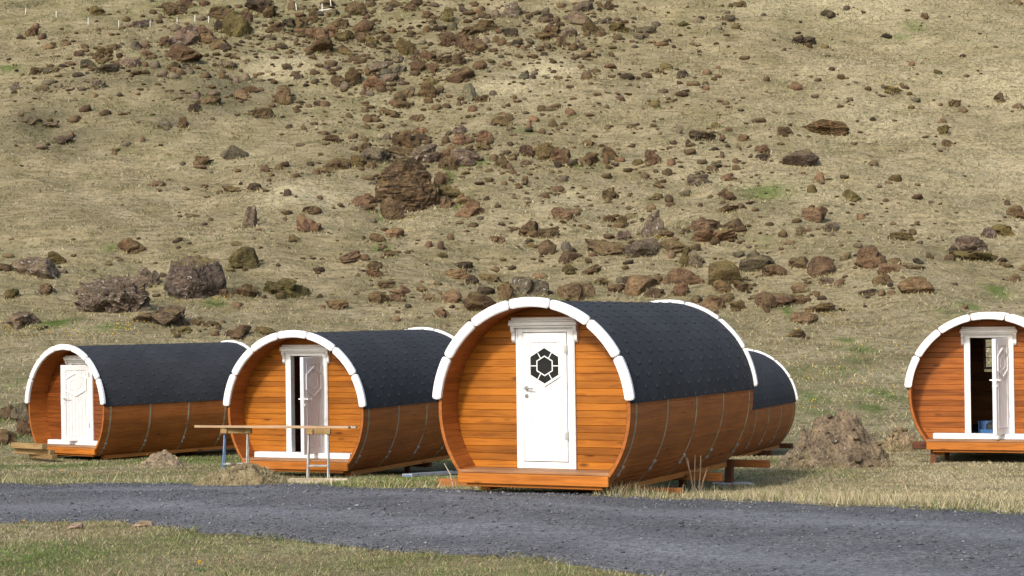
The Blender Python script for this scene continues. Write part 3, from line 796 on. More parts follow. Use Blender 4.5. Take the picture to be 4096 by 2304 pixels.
timber("support_beam", "orange beam under the big cabin ending beside the dry weed stalks", "beam", 2, -.6, pA.x, pA.y-.045, pA.y+.045, HC-1.035, HC-.93, 'timber', G_T)
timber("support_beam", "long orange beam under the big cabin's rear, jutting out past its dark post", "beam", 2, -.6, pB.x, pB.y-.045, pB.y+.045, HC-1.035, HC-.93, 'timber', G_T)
def post_at(lab, base, top_row, wd, yaw):
    p = hit(*base); H = (base[1]-top_row)*p[1]/F; m = MB(); m.box(-wd/2, wd/2, -wd/2, wd/2, -.03, H, .3, None, .005)
    o = m.build("support_post", M['darktimber']); o.location = p; o.rotation_euler = (0, 0, -R(yaw)); tag(o, lab, "post", "posts under the cabins"); return p
post_at("dark short post under the big cabin's middle beam behind the dry weed stalks", src4(752, 1392), src4(0, 1315)[1], .085, 26.3)
pp_ = post_at("tall dark brown post on a concrete pad under the big cabin's rear beam", src4(1078, 1376), src4(0, 1200)[1], .10, 26.3)
q = Vector((pp_[0]+.05, pp_[1], 0)); m = MB(); m.box(-.26, .26, -.16, .16, 0, .055, .5, None, .012)
o = m.build("concrete_pad", M['concrete']); o.location = (q.x, q.y, hz(q.x, q.y)-.025); o.rotation_euler = (0, 0, .2); tag(o, "flat pale concrete pad at the foot of the tall dark post", "pad")
for lab, px, py, wd, yawd in (("thin offcut board lying on the grass under the big cabin's front corner", 2640, 1955, .55, -8), ("orange offcut block on the grass by the big cabin's shaded front corner", 1818, 1929, .42, 0)):
    h_ = hit(px, py+18); m = MB(); m.box(-wd/2, wd/2, -.05, .05, 0, .075 if yawd else .115, .4, None, .006)
    o = m.build("timber_block", M['timber']); o.location = (h_[0], h_[1]+.1, h_[2]-.012); o.rotation_euler = (0, 0, R(yawd)-.1); tag(o, lab, "timber", G_T)
# second cabin
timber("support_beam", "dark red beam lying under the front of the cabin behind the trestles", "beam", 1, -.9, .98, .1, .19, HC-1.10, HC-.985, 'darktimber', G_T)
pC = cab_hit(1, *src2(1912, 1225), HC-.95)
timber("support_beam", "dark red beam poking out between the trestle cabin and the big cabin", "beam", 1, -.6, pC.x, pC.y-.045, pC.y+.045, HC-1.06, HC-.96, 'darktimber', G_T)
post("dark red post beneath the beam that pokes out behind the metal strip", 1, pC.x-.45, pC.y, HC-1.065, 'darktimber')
# first cabin
for (xa, ya), (xb, yb), dep, hh, lab in (((120,1072),(398,1084),34.35,.105,"thick pale timber stacked at the furthest cabin's front corner, topmost of three"), ((150,1128),(468,1132),34.45,.10,"pale timber stacked at the furthest cabin's front corner, middle of three"), ((285,1172),(488,1170),34.3,.085,"short pale timber at the furthest cabin's front corner, lowest of three, on the grass")):
    A_ = at_depth(*src1(xa, ya), dep+.75); B_ = at_depth(*src1(xb, yb), dep); Ln = (B_-A_).length
    m = MB(); m.box(-Ln/2, Ln/2, -.06, .06, -hh/2, hh/2, rnd.random(), None, .006)
    o = m.build("stacked_timber", M['olive']); o.location = (A_+B_)/2; o.rotation_euler = (0, 0, math.atan2(B_.y-A_.y, B_.x-A_.x)); tag(o, lab, "timber", G_T)
pD = cab_hit(0, *src1(1728, 1100), HC-.95)
timber("support_block", "dark block under the furthest cabin's rear behind a half buried boulder", "beam", 0, pD.x-.5, pD.x, pD.y-.07, pD.y+.07, HC-1.08, HC-.94, 'darktimber', G_T)
h_ = hit(*src1(1960, 1150)); m = MB(); m.box(-.65, .65, -.06, .06, 0, .05, .5, None, .006)
o = m.build("loose_board", M['olive']); o.location = (h_[0], h_[1], h_[2]+.02); o.rotation_euler = (0, -.06, .35); tag(o, "weathered board lying on the grass beyond the blue legged trestle", "board")
# cabin behind
pE = cab_hit(3, *src4(1372, 1152), HC-.97); pF = cab_hit(3, *src4(1520, 1098), HC-.95)
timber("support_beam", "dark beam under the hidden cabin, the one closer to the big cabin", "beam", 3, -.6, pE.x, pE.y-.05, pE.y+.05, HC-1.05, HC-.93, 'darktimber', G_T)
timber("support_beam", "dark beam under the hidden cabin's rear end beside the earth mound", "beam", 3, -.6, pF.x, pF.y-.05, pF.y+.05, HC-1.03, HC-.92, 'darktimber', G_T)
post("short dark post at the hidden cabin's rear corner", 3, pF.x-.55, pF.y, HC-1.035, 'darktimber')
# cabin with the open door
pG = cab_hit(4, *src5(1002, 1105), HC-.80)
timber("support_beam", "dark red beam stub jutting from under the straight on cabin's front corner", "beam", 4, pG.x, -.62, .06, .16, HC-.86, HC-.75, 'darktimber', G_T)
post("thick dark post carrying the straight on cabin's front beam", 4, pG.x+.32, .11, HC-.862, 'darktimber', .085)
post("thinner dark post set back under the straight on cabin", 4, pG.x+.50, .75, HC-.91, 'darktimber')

# ================================================================== trestles and planks
def trestle(lab, px, py, y, hgt, bw, mats, topw, yaw):
    d = ray(px, py); d = d/d[1]*y; g = hz(d[0], y)
    root = empty("trestle", (d[0], y, g), (0, 0, yaw)); tag(root, lab, "trestle", "trestles under the long plank")
    k = 0
    for sy in (-1, 1):
        for sx in (-1, 1):
            m = MB(); top = (sx*bw*.49, sy*.03, hgt-.06); ft = (sx*bw*.52, sy*.16, -.02)
            m.tube(ft, top, .013, n=10); m.tube(ft, (ft[0], ft[1], .012), .02, n=10)
            m.build("leg", M[mats[0] if sx < 0 else mats[1]], root)
        m = MB(); zr = .30*hgt; f = zr/hgt; m.tube((-bw*.51, sy*(.16-.13*f), zr), (bw*.51, sy*(.16-.13*f), zr), .011, n=10); m.build("rail", M[mats[1]], root)
    m = MB(); m.box(-topw/2, topw/2, -.05, .05, hgt-.085, hgt-.001, .4, None, .005)
    m.box(-topw/2+.02, -topw/2+.10, -.075, -.0505, hgt-.085, hgt-.004, .9, None, .004); m.box(topw/2-.09, topw/2-.005, -.075, -.0505, hgt-.08, hgt-.004, .8, None, .004)
    m.build("top_beam", M['olive'], root); return root
tR = at_depth(*src2(978, 1350), 26.2); tL = at_depth(*src1(2105, 1175), 26.6)
top = at_depth(*src2(900, 948), 26.3).z-.02
def mk(lab, px, py, y, bw, mats, tw, yaw):
    g = hz(at_depth(px, py, y).x, y); return trestle(lab, px, py, y, top-g, bw, mats, tw, yaw)
mk("grey steel trestle standing on the weathered ground timber before the white door", *src2(980, 1350), 26.2, .29, ('steel', 'steel'), .36, .03)
mk("trestle with one blue leg standing behind the grassy mound", *src1(2105, 1175), 26.6, .345, ('bluesteel', 'steel'), .46, .02)
a = at_depth(*src1(1745, 893), 26.65); b = at_depth(*src2(1238, 950), 26.15)
def plank(lab, a, b, w_, t, mat, dz):
    a = Vector(a); b = Vector(b); m = MB(); Ln = (b-a).length; m.box(-Ln/2, Ln/2, -w_/2, w_/2, 0, t, rnd.random(), None, .003)
    o = m.build("plank", M[mat]); o.location = ((a.x+b.x)/2, (a.y+b.y)/2, top+dz); o.rotation_euler = (0, 0, math.atan2(b.y-a.y, b.x-a.x)); tag(o, lab, "plank", "planks laid across the trestles"); return o
plank("long raw pine plank laid across both trestles", a, b, .11, .034, 'pale', .001)
b2 = b+Vector((.09, .16, 0)); a2 = a+(b2-a)*.42+Vector((0, .10, 0)); plank("shorter raw board lying behind the long plank on the trestles", a2, b2, .09, .032, 'grey', .001)
q = at_depth(*src2(985, 1385), 26.0); m = MB(); m.box(-.43, .43, -.08, .08, 0, .075, .6, None, .012)
o = m.build("ground_timber", M['grey']); o.location = (q.x, 26.0, hz(q.x, 26.0)-.012); o.rotation_euler = (0, 0, -.03); tag(o, "pale weathered timber lying on the grass at the grey trestle's feet", "timber")
# metal strip on the grass
p0 = hit(*src2(1715, 1368)); p1 = hit(*src2(2125, 1340))
m = MB(); Ln = float(np.linalg.norm(p1-p0)); m.box(-Ln/2, Ln/2, -.07, .07, .03, .036); m.box(-Ln/2, Ln/2, -.075, -.069, 0, .045); m.box(-Ln/2, Ln/2, .069, .075, 0, .045)
c_ = (p0+p1)/2; root = empty("metal_channel", (c_[0], c_[1], c_[2]+.015), (0, -math.atan2(p1[2]-p0[2], Ln), math.atan2(p1[1]-p0[1], p1[0]-p0[0])))
tag(root, "pale grey metal channel lying on the grass beside the big cabin", "metal strip")
m.build("channel", plain("zinc_sheet", (.52,.55,.58), .4, .2, var=.1), root)
m = MB(); m.box(-Ln/2-.010, -Ln/2, -.07, .07, .0, .022, .5, None, .003); m.build("end_cap", M['bluesteel'], root)
m = MB(); m.box(-Ln/2+.30, -Ln/2+.315, -.080, -.0755, 0, .045); m.build("clip", M['bluesteel'], root)
# ================================================================== rocks
ORG = {'A': (0,0,2.229), 'B': (1000,0,2.229), 'C': (2000,0,2.229), 'D': (3000,0,2.229), 'E': (0,600,1.932), 'F': (1000,550,1.932), 'G': (2000,550,1.932), 'H': (3000,600,1.9316)}
RK = {
'A': """870 100 150 75 m;1970 110 200 100 b;2330 50 280 110 d;2090 230 220 210 m;1950 225 80 90 d;2190 150 110 100 b;2400 100 120 110 b;1560 80 190 90 b;1500 90 80 70 b;1650 40 200 70 b;1260 212 130 70 l;1120 170 80 45 m;1440 145 70 35 b;265 285 110 75 b;310 235 80 55 r;365 325 70 60 b;870 260 55 35 b;1580 245 100 60 g;1640 320 240 150 l;1790 300 150 110 r;1460 370 90 90 b;1620 470 280 150 b;1840 345 120 80 r;1960 390 180 85 b;915 460 120 80 m;1010 418 110 60 b;810 487 55 30 d;1210 410 80 90 g;1280 400 110 50 b;1300 470 110 60 b;450 415 90 45 r;590 390 90 40 b;780 570 120 70 g;900 540 120 60 b;940 608 180 75 d;1150 555 170 90 l;1060 560 90 60 b;1270 570 90 40 b;1375 580 80 60 l;1440 655 90 60 l;1545 590 120 70 b;1550 675 90 60 l;1610 640 80 60 b;1690 630 70 60 l;1830 670 100 45 b;2020 570 140 90 l;1990 670 90 60 b;2100 715 55 45 l;2185 695 75 70 l;310 630 120 60 b;420 620 120 55 g;570 582 90 30 d;700 665 100 45 d;130 770 90 70 l;370 790 110 50 b;535 765 45 40 l;430 740 110 45 g;870 745 110 75 l;730 790 90 25 l;850 845 60 40 r;1740 850 90 50 l;1900 835 120 45 l;1870 900 150 70 b;1730 960 100 70 d;2140 840 120 85 r;2220 800 120 60 b;1450 1100 120 90 g;1630 1090 90 85 b;1270 1240 60 50 r;1130 1285 80 40 l;280 1070 150 70 g;645 1045 40 30 l;560 1250 150 80 d;620 1210 60 60 r;370 1310 110 45 l;450 1110 150 60 g;2340 1010 150 85 b;2085 1360 190 115 ga;1020 1360 50 40 b""",
'B': """590 412 250 115 bo;835 445 110 75 b;690 455 60 50 b;210 240 150 80 b;340 205 110 80 d;450 200 130 85 b;480 260 170 105 b;600 310 180 110 b;700 280 140 95 r;825 325 150 95 m;800 210 170 80 b;990 340 100 85 ba;1090 357 120 95 m;1220 345 120 55 b;1010 240 160 105 b;1270 275 90 45 b;940 80 160 120 bo;740 110 110 60 g;560 140 80 105 b;375 55 75 80 b;700 30 120 60 b;1070 40 100 55 b;1300 30 160 60 b;1440 70 120 60 b;1245 82 80 45 d;1750 130 130 105 m;1690 247 150 55 da;1800 240 90 65 g;1580 260 80 55 b;1900 85 80 55 d;2050 85 90 60 b;2000 30 90 50 b;2330 95 160 135 l;2190 120 80 75 l;2000 265 220 105 b;2120 225 180 100 b;2320 290 120 75 d;2200 345 90 60 b;2100 360 90 55 g;2250 375 80 55 b;2310 392 60 40 b;1780 340 170 75 b;1740 375 90 75 b;1900 360 140 135 b;2010 410 200 95 b;1380 420 140 125 m;1450 435 90 75 d;1490 468 70 55 d;1530 380 70 40 l;1570 500 100 85 b;1500 590 110 115 bo;1630 605 110 85 b;1740 530 120 75 b;1860 540 110 105 b;2040 580 130 85 b;1850 660 210 135 ba;940 515 110 55 b;1310 530 110 75 l;1150 590 200 85 l;1310 620 140 90 g;1220 690 180 55 lf;920 690 150 135 b;780 715 110 85 b;1100 742 170 95 r;855 765 80 65 g;1070 650 120 60 b;1375 825 150 105 b;1170 800 80 60 b;1070 830 70 50 g;1010 822 70 45 b;1250 790 90 40 b;1620 720 90 70 m;1600 805 150 125 b;1700 790 70 50 b;1590 897 80 45 b;1950 830 190 155 gp;2080 882 130 55 b;1860 925 50 50 b;2170 830 60 45 g;2350 865 70 40 b;1350 930 130 85 b;1290 910 80 45 b;1020 980 80 50 b;1180 985 90 50 b;1270 1010 160 55 b;1050 1060 90 55 ba;1130 1067 80 45 b;890 1030 70 50 b;1045 1125 60 50 m;1480 1045 100 70 b;1660 955 80 50 b;1985 970 90 55 r;660 925 80 50 b;290 845 160 140 b;120 1020 140 75 b;480 1137 60 50 b;650 1180 110 40 b;720 1235 130 60 b;910 1215 90 55 b;1020 1240 80 40 b;530 945 50 30 b;1385 1250 220 135 b;1520 1165 130 60 r;1530 1222 110 45 d;1220 1220 70 55 g;1870 1160 110 85 l;1880 1250 140 95 r;2090 1220 130 95 r;2080 1300 110 75 b;2240 1080 180 85 b;2310 1045 80 65 b;1765 1190 55 45 d;1750 1250 80 60 b;2310 1157 50 35 d""",
'C': """400 158 140 75 d;505 175 65 50 b;680 155 180 110 l;740 65 150 85 l;320 115 100 40 d;460 280 140 95 b;380 322 140 65 b;620 290 130 100 l;540 375 110 85 b;810 240 130 115 m;930 185 130 55 l;1060 240 150 85 m;770 300 80 45 b;900 300 100 50 b;1060 332 90 55 b;1290 262 180 55 gf;1260 322 130 55 g;1380 208 90 45 g;650 420 80 55 b;430 410 70 50 d;1440 390 130 35 rf;200 422 70 30 b;960 50 90 75 b;900 40 60 55 b;540 45 80 40 b;1230 75 30 30 b;1275 70 40 25 r;775 675 90 65 b;860 632 90 35 b;720 592 60 28 b;530 692 70 28 b;995 482 50 45 b;800 452 70 40 r;775 492 70 32 b;670 505 60 40 b;230 660 50 65 d;295 687 60 40 d;1620 660 100 65 d;1730 745 110 45 b;1835 737 50 30 b;1840 785 50 40 b;1850 642 80 45 r;1940 597 60 25 r;1480 590 110 55 m;1400 627 50 35 m;1760 187 80 45 g;2050 160 140 75 g;2110 232 70 55 m;1950 250 70 45 g;2110 35 130 60 b;1390 932 100 60 m;1060 872 80 35 b;950 950 40 30 b;2380 705 60 48 b;480 955 150 65 r;370 970 80 55 b;310 1060 90 48 r;470 1097 80 65 b;385 1172 60 50 b;540 1132 50 28 b;640 1000 90 60 r;260 1122 55 65 r;960 1132 60 38 r;1170 1122 80 32 b;1810 1215 200 75 df;1550 1270 60 40 d;1680 1267 45 45 d;1985 1225 45 40 b;1940 1117 100 55 m;1600 1162 60 65 g;2185 1232 110 65 b;2340 1330 120 75 r;2350 1402 120 55 d;1980 1387 45 48 b;2130 1312 45 35 b""",
'D': """480 372 200 75 df;670 412 70 38 m;700 122 110 65 d;860 70 60 45 d;1560 142 65 55 b;410 762 100 58 b;1270 802 115 65 m;1370 765 60 45 b;1190 770 45 38 d;815 945 60 32 b;895 887 60 32 d;1445 567 50 42 r;2230 870 100 75 b;2390 945 120 45 b;1840 920 100 65 b;1900 980 75 38 r;670 1140 420 145 L;320 1172 110 75 b;1720 1162 85 85 m;1760 1280 110 65 b;1720 1080 70 35 b;2400 20 80 38 b""",
'E': """1480 1010 430 310 K;840 1130 560 280 V;1235 1290 420 145 W;1130 1000 170 140 l;1880 840 200 145 m;1000 742 200 105 b;270 910 290 125 l;440 845 150 72 m;60 910 130 50 b;60 820 80 32 b;355 1072 120 65 r;80 1110 90 75 m;170 1315 210 110 l;1930 530 120 160 lp;1790 302 140 40 b;1980 290 100 55 d;1200 262 110 38 r;1440 297 50 24 b;1570 280 60 28 b;1560 85 140 62 b;1820 727 90 28 b;1740 1102 90 55 b;1900 1090 160 88 b;1840 1202 90 36 b;1510 1327 90 55 b;1630 1347 120 45 b;1820 1415 180 75 b;1380 1402 160 50 m;2040 1395 150 55 m;1660 1417 80 36 b;1500 507 110 28 b""",
'F': """890 85 90 75 b;950 140 220 115 g;1150 110 190 65 b;1170 172 160 55 g;1360 130 170 125 l;1510 120 110 105 r;1690 155 200 115 l;1540 205 150 90 b;690 205 200 85 r;840 185 100 85 m;580 250 110 55 b;930 217 80 50 b;510 267 50 38 b;1195 370 460 370 T;1100 560 160 150 b;1480 330 100 105 b;1545 420 200 75 m;1530 502 110 85 b;1700 560 180 110 r;1650 482 110 70 r;860 490 190 85 r;910 540 120 45 b;910 312 100 36 b;110 242 75 52 b;222 230 70 42 b;165 287 45 24 b;355 293 85 33 b;145 330 36 24 b;40 387 110 55 d;285 427 70 46 d;455 672 200 120 r;470 560 130 55 b;270 630 38 34 b;335 777 90 46 b;1115 742 120 62 r;985 777 110 50 b;1380 827 75 45 r;1475 840 60 65 b;740 930 200 65 r;1080 897 110 48 b;960 985 130 50 b;960 1047 110 55 r;1550 770 48 48 b;1910 785 100 48 b;2110 720 60 65 b;2045 707 60 30 b;1650 987 120 50 d;1580 1050 200 55 rf;1710 1100 100 55 d;1850 1087 150 52 b;2025 1007 70 33 d;1890 1012 90 32 b;260 1167 300 120 m;20 1190 70 55 b;1060 1137 110 52 b;1145 1195 130 68 r;985 1242 150 85 b;1110 1247 110 55 r;670 1292 150 65 r;1335 1165 90 48 r;1390 1232 100 46 r;1560 1230 170 88 rp;1820 1187 110 55 d;1480 1357 110 68 r;1800 1290 250 105 b;1130 1402 60 36 r;1980 1190 120 115 b;930 637 90 42 g;1730 677 70 38 b;1890 160 70 55 b;1950 192 70 80 b""",
'G': """200 102 100 75 b;330 108 170 100 m;470 142 150 125 r;450 207 60 40 d;560 197 90 46 d;630 182 80 55 b;710 167 110 92 b;850 127 110 80 b;820 172 50 70 b;200 192 70 36 b;90 160 70 32 b;20 200 90 75 b;80 225 50 45 b;100 266 60 28 b;685 45 110 46 r;1180 160 130 85 b;1060 192 90 42 m;1325 192 60 55 r;1125 296 70 42 b;1290 267 80 42 b;1220 340 38 28 b;1340 36 60 33 d;1715 137 38 46 d;1640 246 90 44 b;1820 182 48 34 b;1830 236 60 38 b;190 332 80 55 b;480 320 70 46 g;25 350 50 28 b;1535 330 140 92 g;1755 305 90 55 r;1760 442 120 82 b;1430 430 110 38 g;1310 477 60 60 b;1225 452 70 42 m;850 440 130 72 b;830 487 60 36 b;1545 520 42 30 b;1160 537 90 46 r;1000 545 70 28 d;1770 552 140 42 b;1870 530 80 40 b;480 590 150 82 r;575 577 90 50 b;850 630 100 60 b;930 650 90 75 m;1010 610 100 40 b;660 690 80 36 b;1185 672 170 185 lp;1275 742 110 55 b;960 762 110 75 l;230 717 150 105 b;385 735 150 75 b;115 705 60 24 b;360 855 120 105 ro;255 832 90 40 m;510 842 70 55 g;815 855 280 105 b;1090 857 220 125 g;550 922 160 75 ba;1600 690 240 85 rf;1650 782 330 75 rf;1825 675 150 90 bo;1340 832 230 82 b;1440 930 110 140 mp;1520 950 110 95 g;1325 905 60 55 r;535 1022 110 75 m;685 1030 170 46 b;780 1115 110 48 m;890 1170 110 55 b;1085 1140 230 125 ra;1210 1090 90 50 b;1200 1200 160 55 b;930 1102 60 46 g;1280 1120 60 28 r;1455 1080 230 112 ba;1390 1175 120 90 r;1735 1050 210 150 ma;1640 1010 60 65 r;1720 1152 130 82 b;1870 1152 140 72 b;2000 965 230 145 g;2080 1032 90 65 b;230 1150 250 135 l;600 1190 230 140 r;40 1192 110 80 b;310 1072 110 40 r;95 1010 60 28 d;1620 1292 180 110 b;1840 1302 100 75 m;1750 1242 100 60 r;2060 1262 150 120 b""",
'H': """400 75 270 150 Q;550 215 90 75 rp;480 302 70 55 m;790 352 115 82 m;510 502 180 115 r;620 597 120 65 g;255 647 70 52 b;395 620 70 48 b;455 615 48 34 b;870 515 70 42 r;365 545 70 33 b;1180 662 170 52 mf;970 832 230 140 r;1080 912 150 75 r;1140 860 100 45 b;735 820 80 52 b;560 912 170 140 ra;590 1010 90 52 g;685 1027 80 55 b;1030 1007 130 75 b;1280 1052 230 112 r;910 1100 135 36 df;1020 1105 60 48 r;1100 1102 60 28 b;380 872 140 90 b;190 930 160 72 b;200 1160 250 82 r;400 1150 150 82 r;540 1227 210 50 b;420 1297 170 90 r;400 1062 150 65 r;510 1105 80 33 b;1390 820 65 46 b;1280 905 160 28 b;1720 740 220 100 l;1850 640 100 72 l;1970 625 160 72 m;1780 825 330 62 mf;2060 480 120 82 b;1995 410 50 46 b;2040 990 80 60 b;1960 885 70 28 b;950 102 85 38 b;1075 250 60 28 b;350 1422 130 50 b""",
}
items = []
for key, txt in RK.items():
    ox, oy, s = ORG[key]
    for ent in txt.split(';'):
        a = ent.split(); items.append([ox+float(a[0])/s, oy+float(a[1])/s, float(a[2])/s, float(a[3])/s, a[4]])
# stones beside the cabins
for fn, ent in ((src1, "50 790 150 110 b;190 795 150 150 g;220 930 150 130 r;50 1010 140 130 r"),):
    for e in ent.split(';'):
        a = e.split(); q = fn(float(a[0]), float(a[1])); items.append([q[0], q[1], float(a[2])/2.2295, float(a[3])/2.2295, a[4]])
for e in items:
    e[2] *= 1.08; e[3] *= 1.08
items.sort(key=lambda e: -e[2]*e[3])
COLS = {'b': (.098,.066,.037), 'r': (.138,.088,.052), 'g': (.112,.092,.063), 'd': (.056,.042,.029), 'm': (.092,.070,.031), 'l': (.120,.092,.066), 'L': (.115,.074,.038), 'K': (.092,.070,.056), 'V': (.112,.086,.064), 'W': (.108,.078,.054), 'T': (.125,.086,.050), 'Q': (.105,.078,.060)}
LICH = {'l': .9, 'b': .22, 'r': .15, 'g': .30, 'd': .1, 'm': .15, 'L': .15, 'K': .9, 'V': 1.0, 'W': .8, 'T': .75, 'Q': .3}

def rock_mesh(seed, sub=3, cuts=9, rough=.10, kind='', chunks=3):
    """a jagged block: the outline of several angular chunks grown together, weathered a little"""
    r = random.Random(seed); bm = bmesh.new(); bmesh.ops.create_icosphere(bm, subdivisions=sub, radius=1)
    base = np.array([v.co[:] for v in bm.verts]); rad = np.zeros(len(base))
    for c in range(chunks):
        off = np.array([r.uniform(-.34, .34), r.uniform(-.3, .3), r.uniform(-.22, .22)]) if c else np.zeros(3)
        size = 1.0 if c == 0 else r.uniform(.62, .95); rk = np.full(len(base), 9.0)
        for k in range(cuts+4):
            n = np.array([r.gauss(0, 1), r.gauss(0, 1), r.gauss(0, .8)]); n /= np.linalg.norm(n)
            if kind == 'strata' and k < (1 if sub > 4 else 2): n = np.array([.12, .05, -1.0 if k == 0 else 1.0]); n /= np.linalg.norm(n)
            d = max(.12, size*r.uniform(.50, .88)+n @ off); t = base @ n
            rk = np.where(t > .02, np.minimum(rk, d/np.maximum(t, .02)), rk)
        rk = np.minimum(rk, 1.25); rad = np.maximum(rad, rk)
    co = base*rad[:, None]
    def n3(p, s, sd): return (fbm(p[:, 0]*s+p[:, 2]*s*.7, p[:, 1]*s-p[:, 2]*s*.6, sd, 3)+fbm(p[:, 2]*s+4, p[:, 0]*s*.8+p[:, 1]*s*.5, sd+9, 3))*.5
    if kind == 'strata':
        u = (co[:, 2]+.12*co[:, 0])*5.0+1.4*fbm(co[:, 0]*2.5, co[:, 1]*2.5+co[:, 2], seed, 3)
        lay = (u % 1); st = _h(np.floor(u).astype(np.int64), np.zeros(len(u), np.int64)+seed, 5)
        co = co+base*np.array([1, 1, .1])*((st-.5)*.20+(lay < .18)*-.07)[:, None]
    if kind == 'ribs':
        lay = np.abs(((co[:, 0]+.25*co[:, 2])*3.6+.9*fbm(co[:, 1]*2, co[:, 2]*2, seed, 3)) % 1-.5)*2
        co = co+base*((lay-.5)*.20)[:, None]
    co = co+base*(n3(base, 2.2, seed)*rough)[:, None]+base*(n3(base, 6.5, seed+50)*rough*.8)[:, None]
    if sub > 3: co = co+base*(n3(base, 15, seed+70)*rough*.45)[:, None]
    lo, hi = co.min(0), co.max(0); co = (co-(lo+hi)/2)/((hi-lo)/2)
    for v, c in zip(bm.verts, co): v.co = c
    me = bpy.data.meshes.new("rock"); bm.to_mesh(me); bm.free(); me.materials.append(M['rock']); return me
VAR = {'': [rock_mesh(100+i, 4, 8, .13, '', 4) for i in range(20)], 'a': [rock_mesh(200+i, 4, 4, .06, '', 1) for i in range(6)], 'o': [rock_mesh(300+i, 4, 12, .07, '', 1) for i in range(3)], 'f': [rock_mesh(400+i, 4, 6, .10, 'strata', 2) for i in range(5)], 'p': [rock_mesh(500+i, 4, 8, .14, '', 3) for i in range(4)]}
for me in VAR['p']:
    for v in me.vertices:
        k = 1-.38*(v.co.z+1)/2; v.co.x *= k; v.co.y *= k
SPECIAL = {
 'T': ("tall layered rust brown boulder, biggest on the middle of the slope", lambda: rock_mesh(927, 5, 5, .12, 'strata', 6), "layered boulder"),
 'K': ("huge rounded boulder speckled with white lichen above the furthest cabin", lambda: rock_mesh(902, 5, 26, .10, '', 1), "speckled boulder"),
 'V': ("ragged ribbed outcrop with pale lichen stripes behind the furthest cabin", lambda: rock_mesh(903, 5, 8, .18, 'ribs', 5), "ribbed outcrop"),
 'W': ("low domed boulder just above the furthest cabin's roof", lambda: rock_mesh(904, 5, 9, .14, '', 3), "low domed boulder"),
 'Q': ("big smooth rounded grey brown boulder alone high on the grassy slope", lambda: rock_mesh(905, 5, 22, .09, '', 1), "smooth lone boulder"),
 'L': ("long rust coloured ledge with a dark crest high on the grassy slope", lambda: rock_mesh(906, 5, 6, .16, 'strata', 4), "long rusty ledge"),
}
# landmarks for the labels of the other rocks: source pixels -> words
LM = [((1620,730),"the tall layered boulder"),((766,1120),"the huge speckled boulder"),((435,1185),"the ribbed outcrop"),((640,1268),"the low domed boulder"),
      ((3207,638),"the smooth lone boulder"),((3300,512),"the long rusty ledge"),((935,610),"the grey angular block"),((727,211),"the pair of great boulders by the stakes"),((937,103),"the round mossy boulder"),
      ((973,1035),"the mossy squared block"),((1235,897),"the pink flat faced rock"),((1880,880),"the red rock pair"),((2614,898),"the peaked lichen rock"),((2420,995),"the long grey brown slab"),
      ((2753,1108),"the squared brown block"),((2850,915),"the paired flat red slabs"),((3500,1030),"the red cracked boulder"),((3662,1145),"the rust red wedge boulder"),((3890,985),"the lichened row of rocks"),
      ((3170,1200),"the long reddish bench of rock"),((2045,45),"the white lichened peak"),((1875,372),"the olive grey peaked rock"),((1530,290),"the jumbled lichened pile"),((1265,185),"the big smooth brown stone"),
      ((1630,560),"the dark overhanging boulder"),((2170,600),"the brown rocks in a row"),((3215,165),"the dark flat outcrop"),((3570,360),"the small lone stone on the open slope"),((2735,295),"the black wedge of rock"),
      ((120,1070),"the lichened slabs by the slope's foot"),((390,270),"the dark slab among heath"),((1000,240),"the white lichened stones"),((2560,120),"the grey ridge stones"),((2300,70),"the crowded brown scree"),
      ((1800,1020),"the flat pink slab"),((1345,1150),"the broad mossy hummock rock"),((2570,1140),"the red square block"),((1000,860),"the tilted lichen rock"),((60,1730),"the furthest cabin's shaded side"),((120,345),"the small heath rocks")]
SHAPEW = {'': 'rugged', 'a': 'angular', 'o': 'rounded', 'f': 'flat', 'p': 'peaked'}
COLW = {'b': 'brown', 'r': 'reddish', 'g': 'grey brown', 'd': 'dark', 'm': 'mossy brown', 'l': 'white speckled'}
used = set()
def rock_label(px, py, w_, h_, t, sh):
    area = w_*h_; size = 'large' if area > 6500 else 'medium' if area > 2600 else 'small' if area > 1100 else 'tiny'
    ds = sorted((math.hypot(px-a, (py-b)*1.2), (a, b), nme) for (a, b), nme in LM)
    ds = [d for d in ds if d[0] > 25]
    wide = 'broad' if w_/h_ > 2.2 else 'tall' if w_/h_ < .95 else ''
    forms = [SHAPEW[sh]] if sh else ([wide] if wide else ['rugged', 'rough', 'lumpy'])
    cand = []
    for i in range(4):
        (d1, p1, n1) = ds[i]; dx, dy = px-p1[0], py-p1[1]
        rel = ('just ' if d1 < 130 else '')+('uphill of' if dy < -abs(dx)*.6 else 'downhill of' if dy > abs(dx)*.6 else 'beside' if d1 < 130 else 'level with')
        for k in list(range(0, i))+list(range(i+1, 6)):
            (d2, p2, n2) = ds[k]
            for f in forms:
                cand.append(f"{size} {f} {COLW[t]} rock {rel} {n1}, towards {n2}")
    for f in forms:
        cand.append(f"{size} {f} {COLW[t]} rock {('just ' if ds[0][0] < 130 else '')}{'uphill of' if py < ds[0][1][1] else 'downhill of'} {ds[0][2]}")
    for c in cand:
        if c not in used and len(c.split()) <= 16: used.add(c); return c
    for o in ('left', 'right'):
        for c in cand:
            c2 = c.split(', towards')[0]+f", on its {o}"
            if c2 not in used: used.add(c2); return c2
    return cand[0]
GR = "rocks strewn over the hillside"
TOP = 290
pieces_v, pieces_f, pieces_c = [], [], []
def place(px, py, w_, h_):
    p = hit(px, py+.42*h_); 
    if p is None: return None
    d = p[1]; W = w_*d/F; H = h_*d/F; return p, W, H
_rock_xy = []
def tint_of(t, r):
    c = COLS[t]; k = r.uniform(.78, 1.25); return tuple(min(1, v*k*(1+r.uniform(-.06, .06))) for v in c)
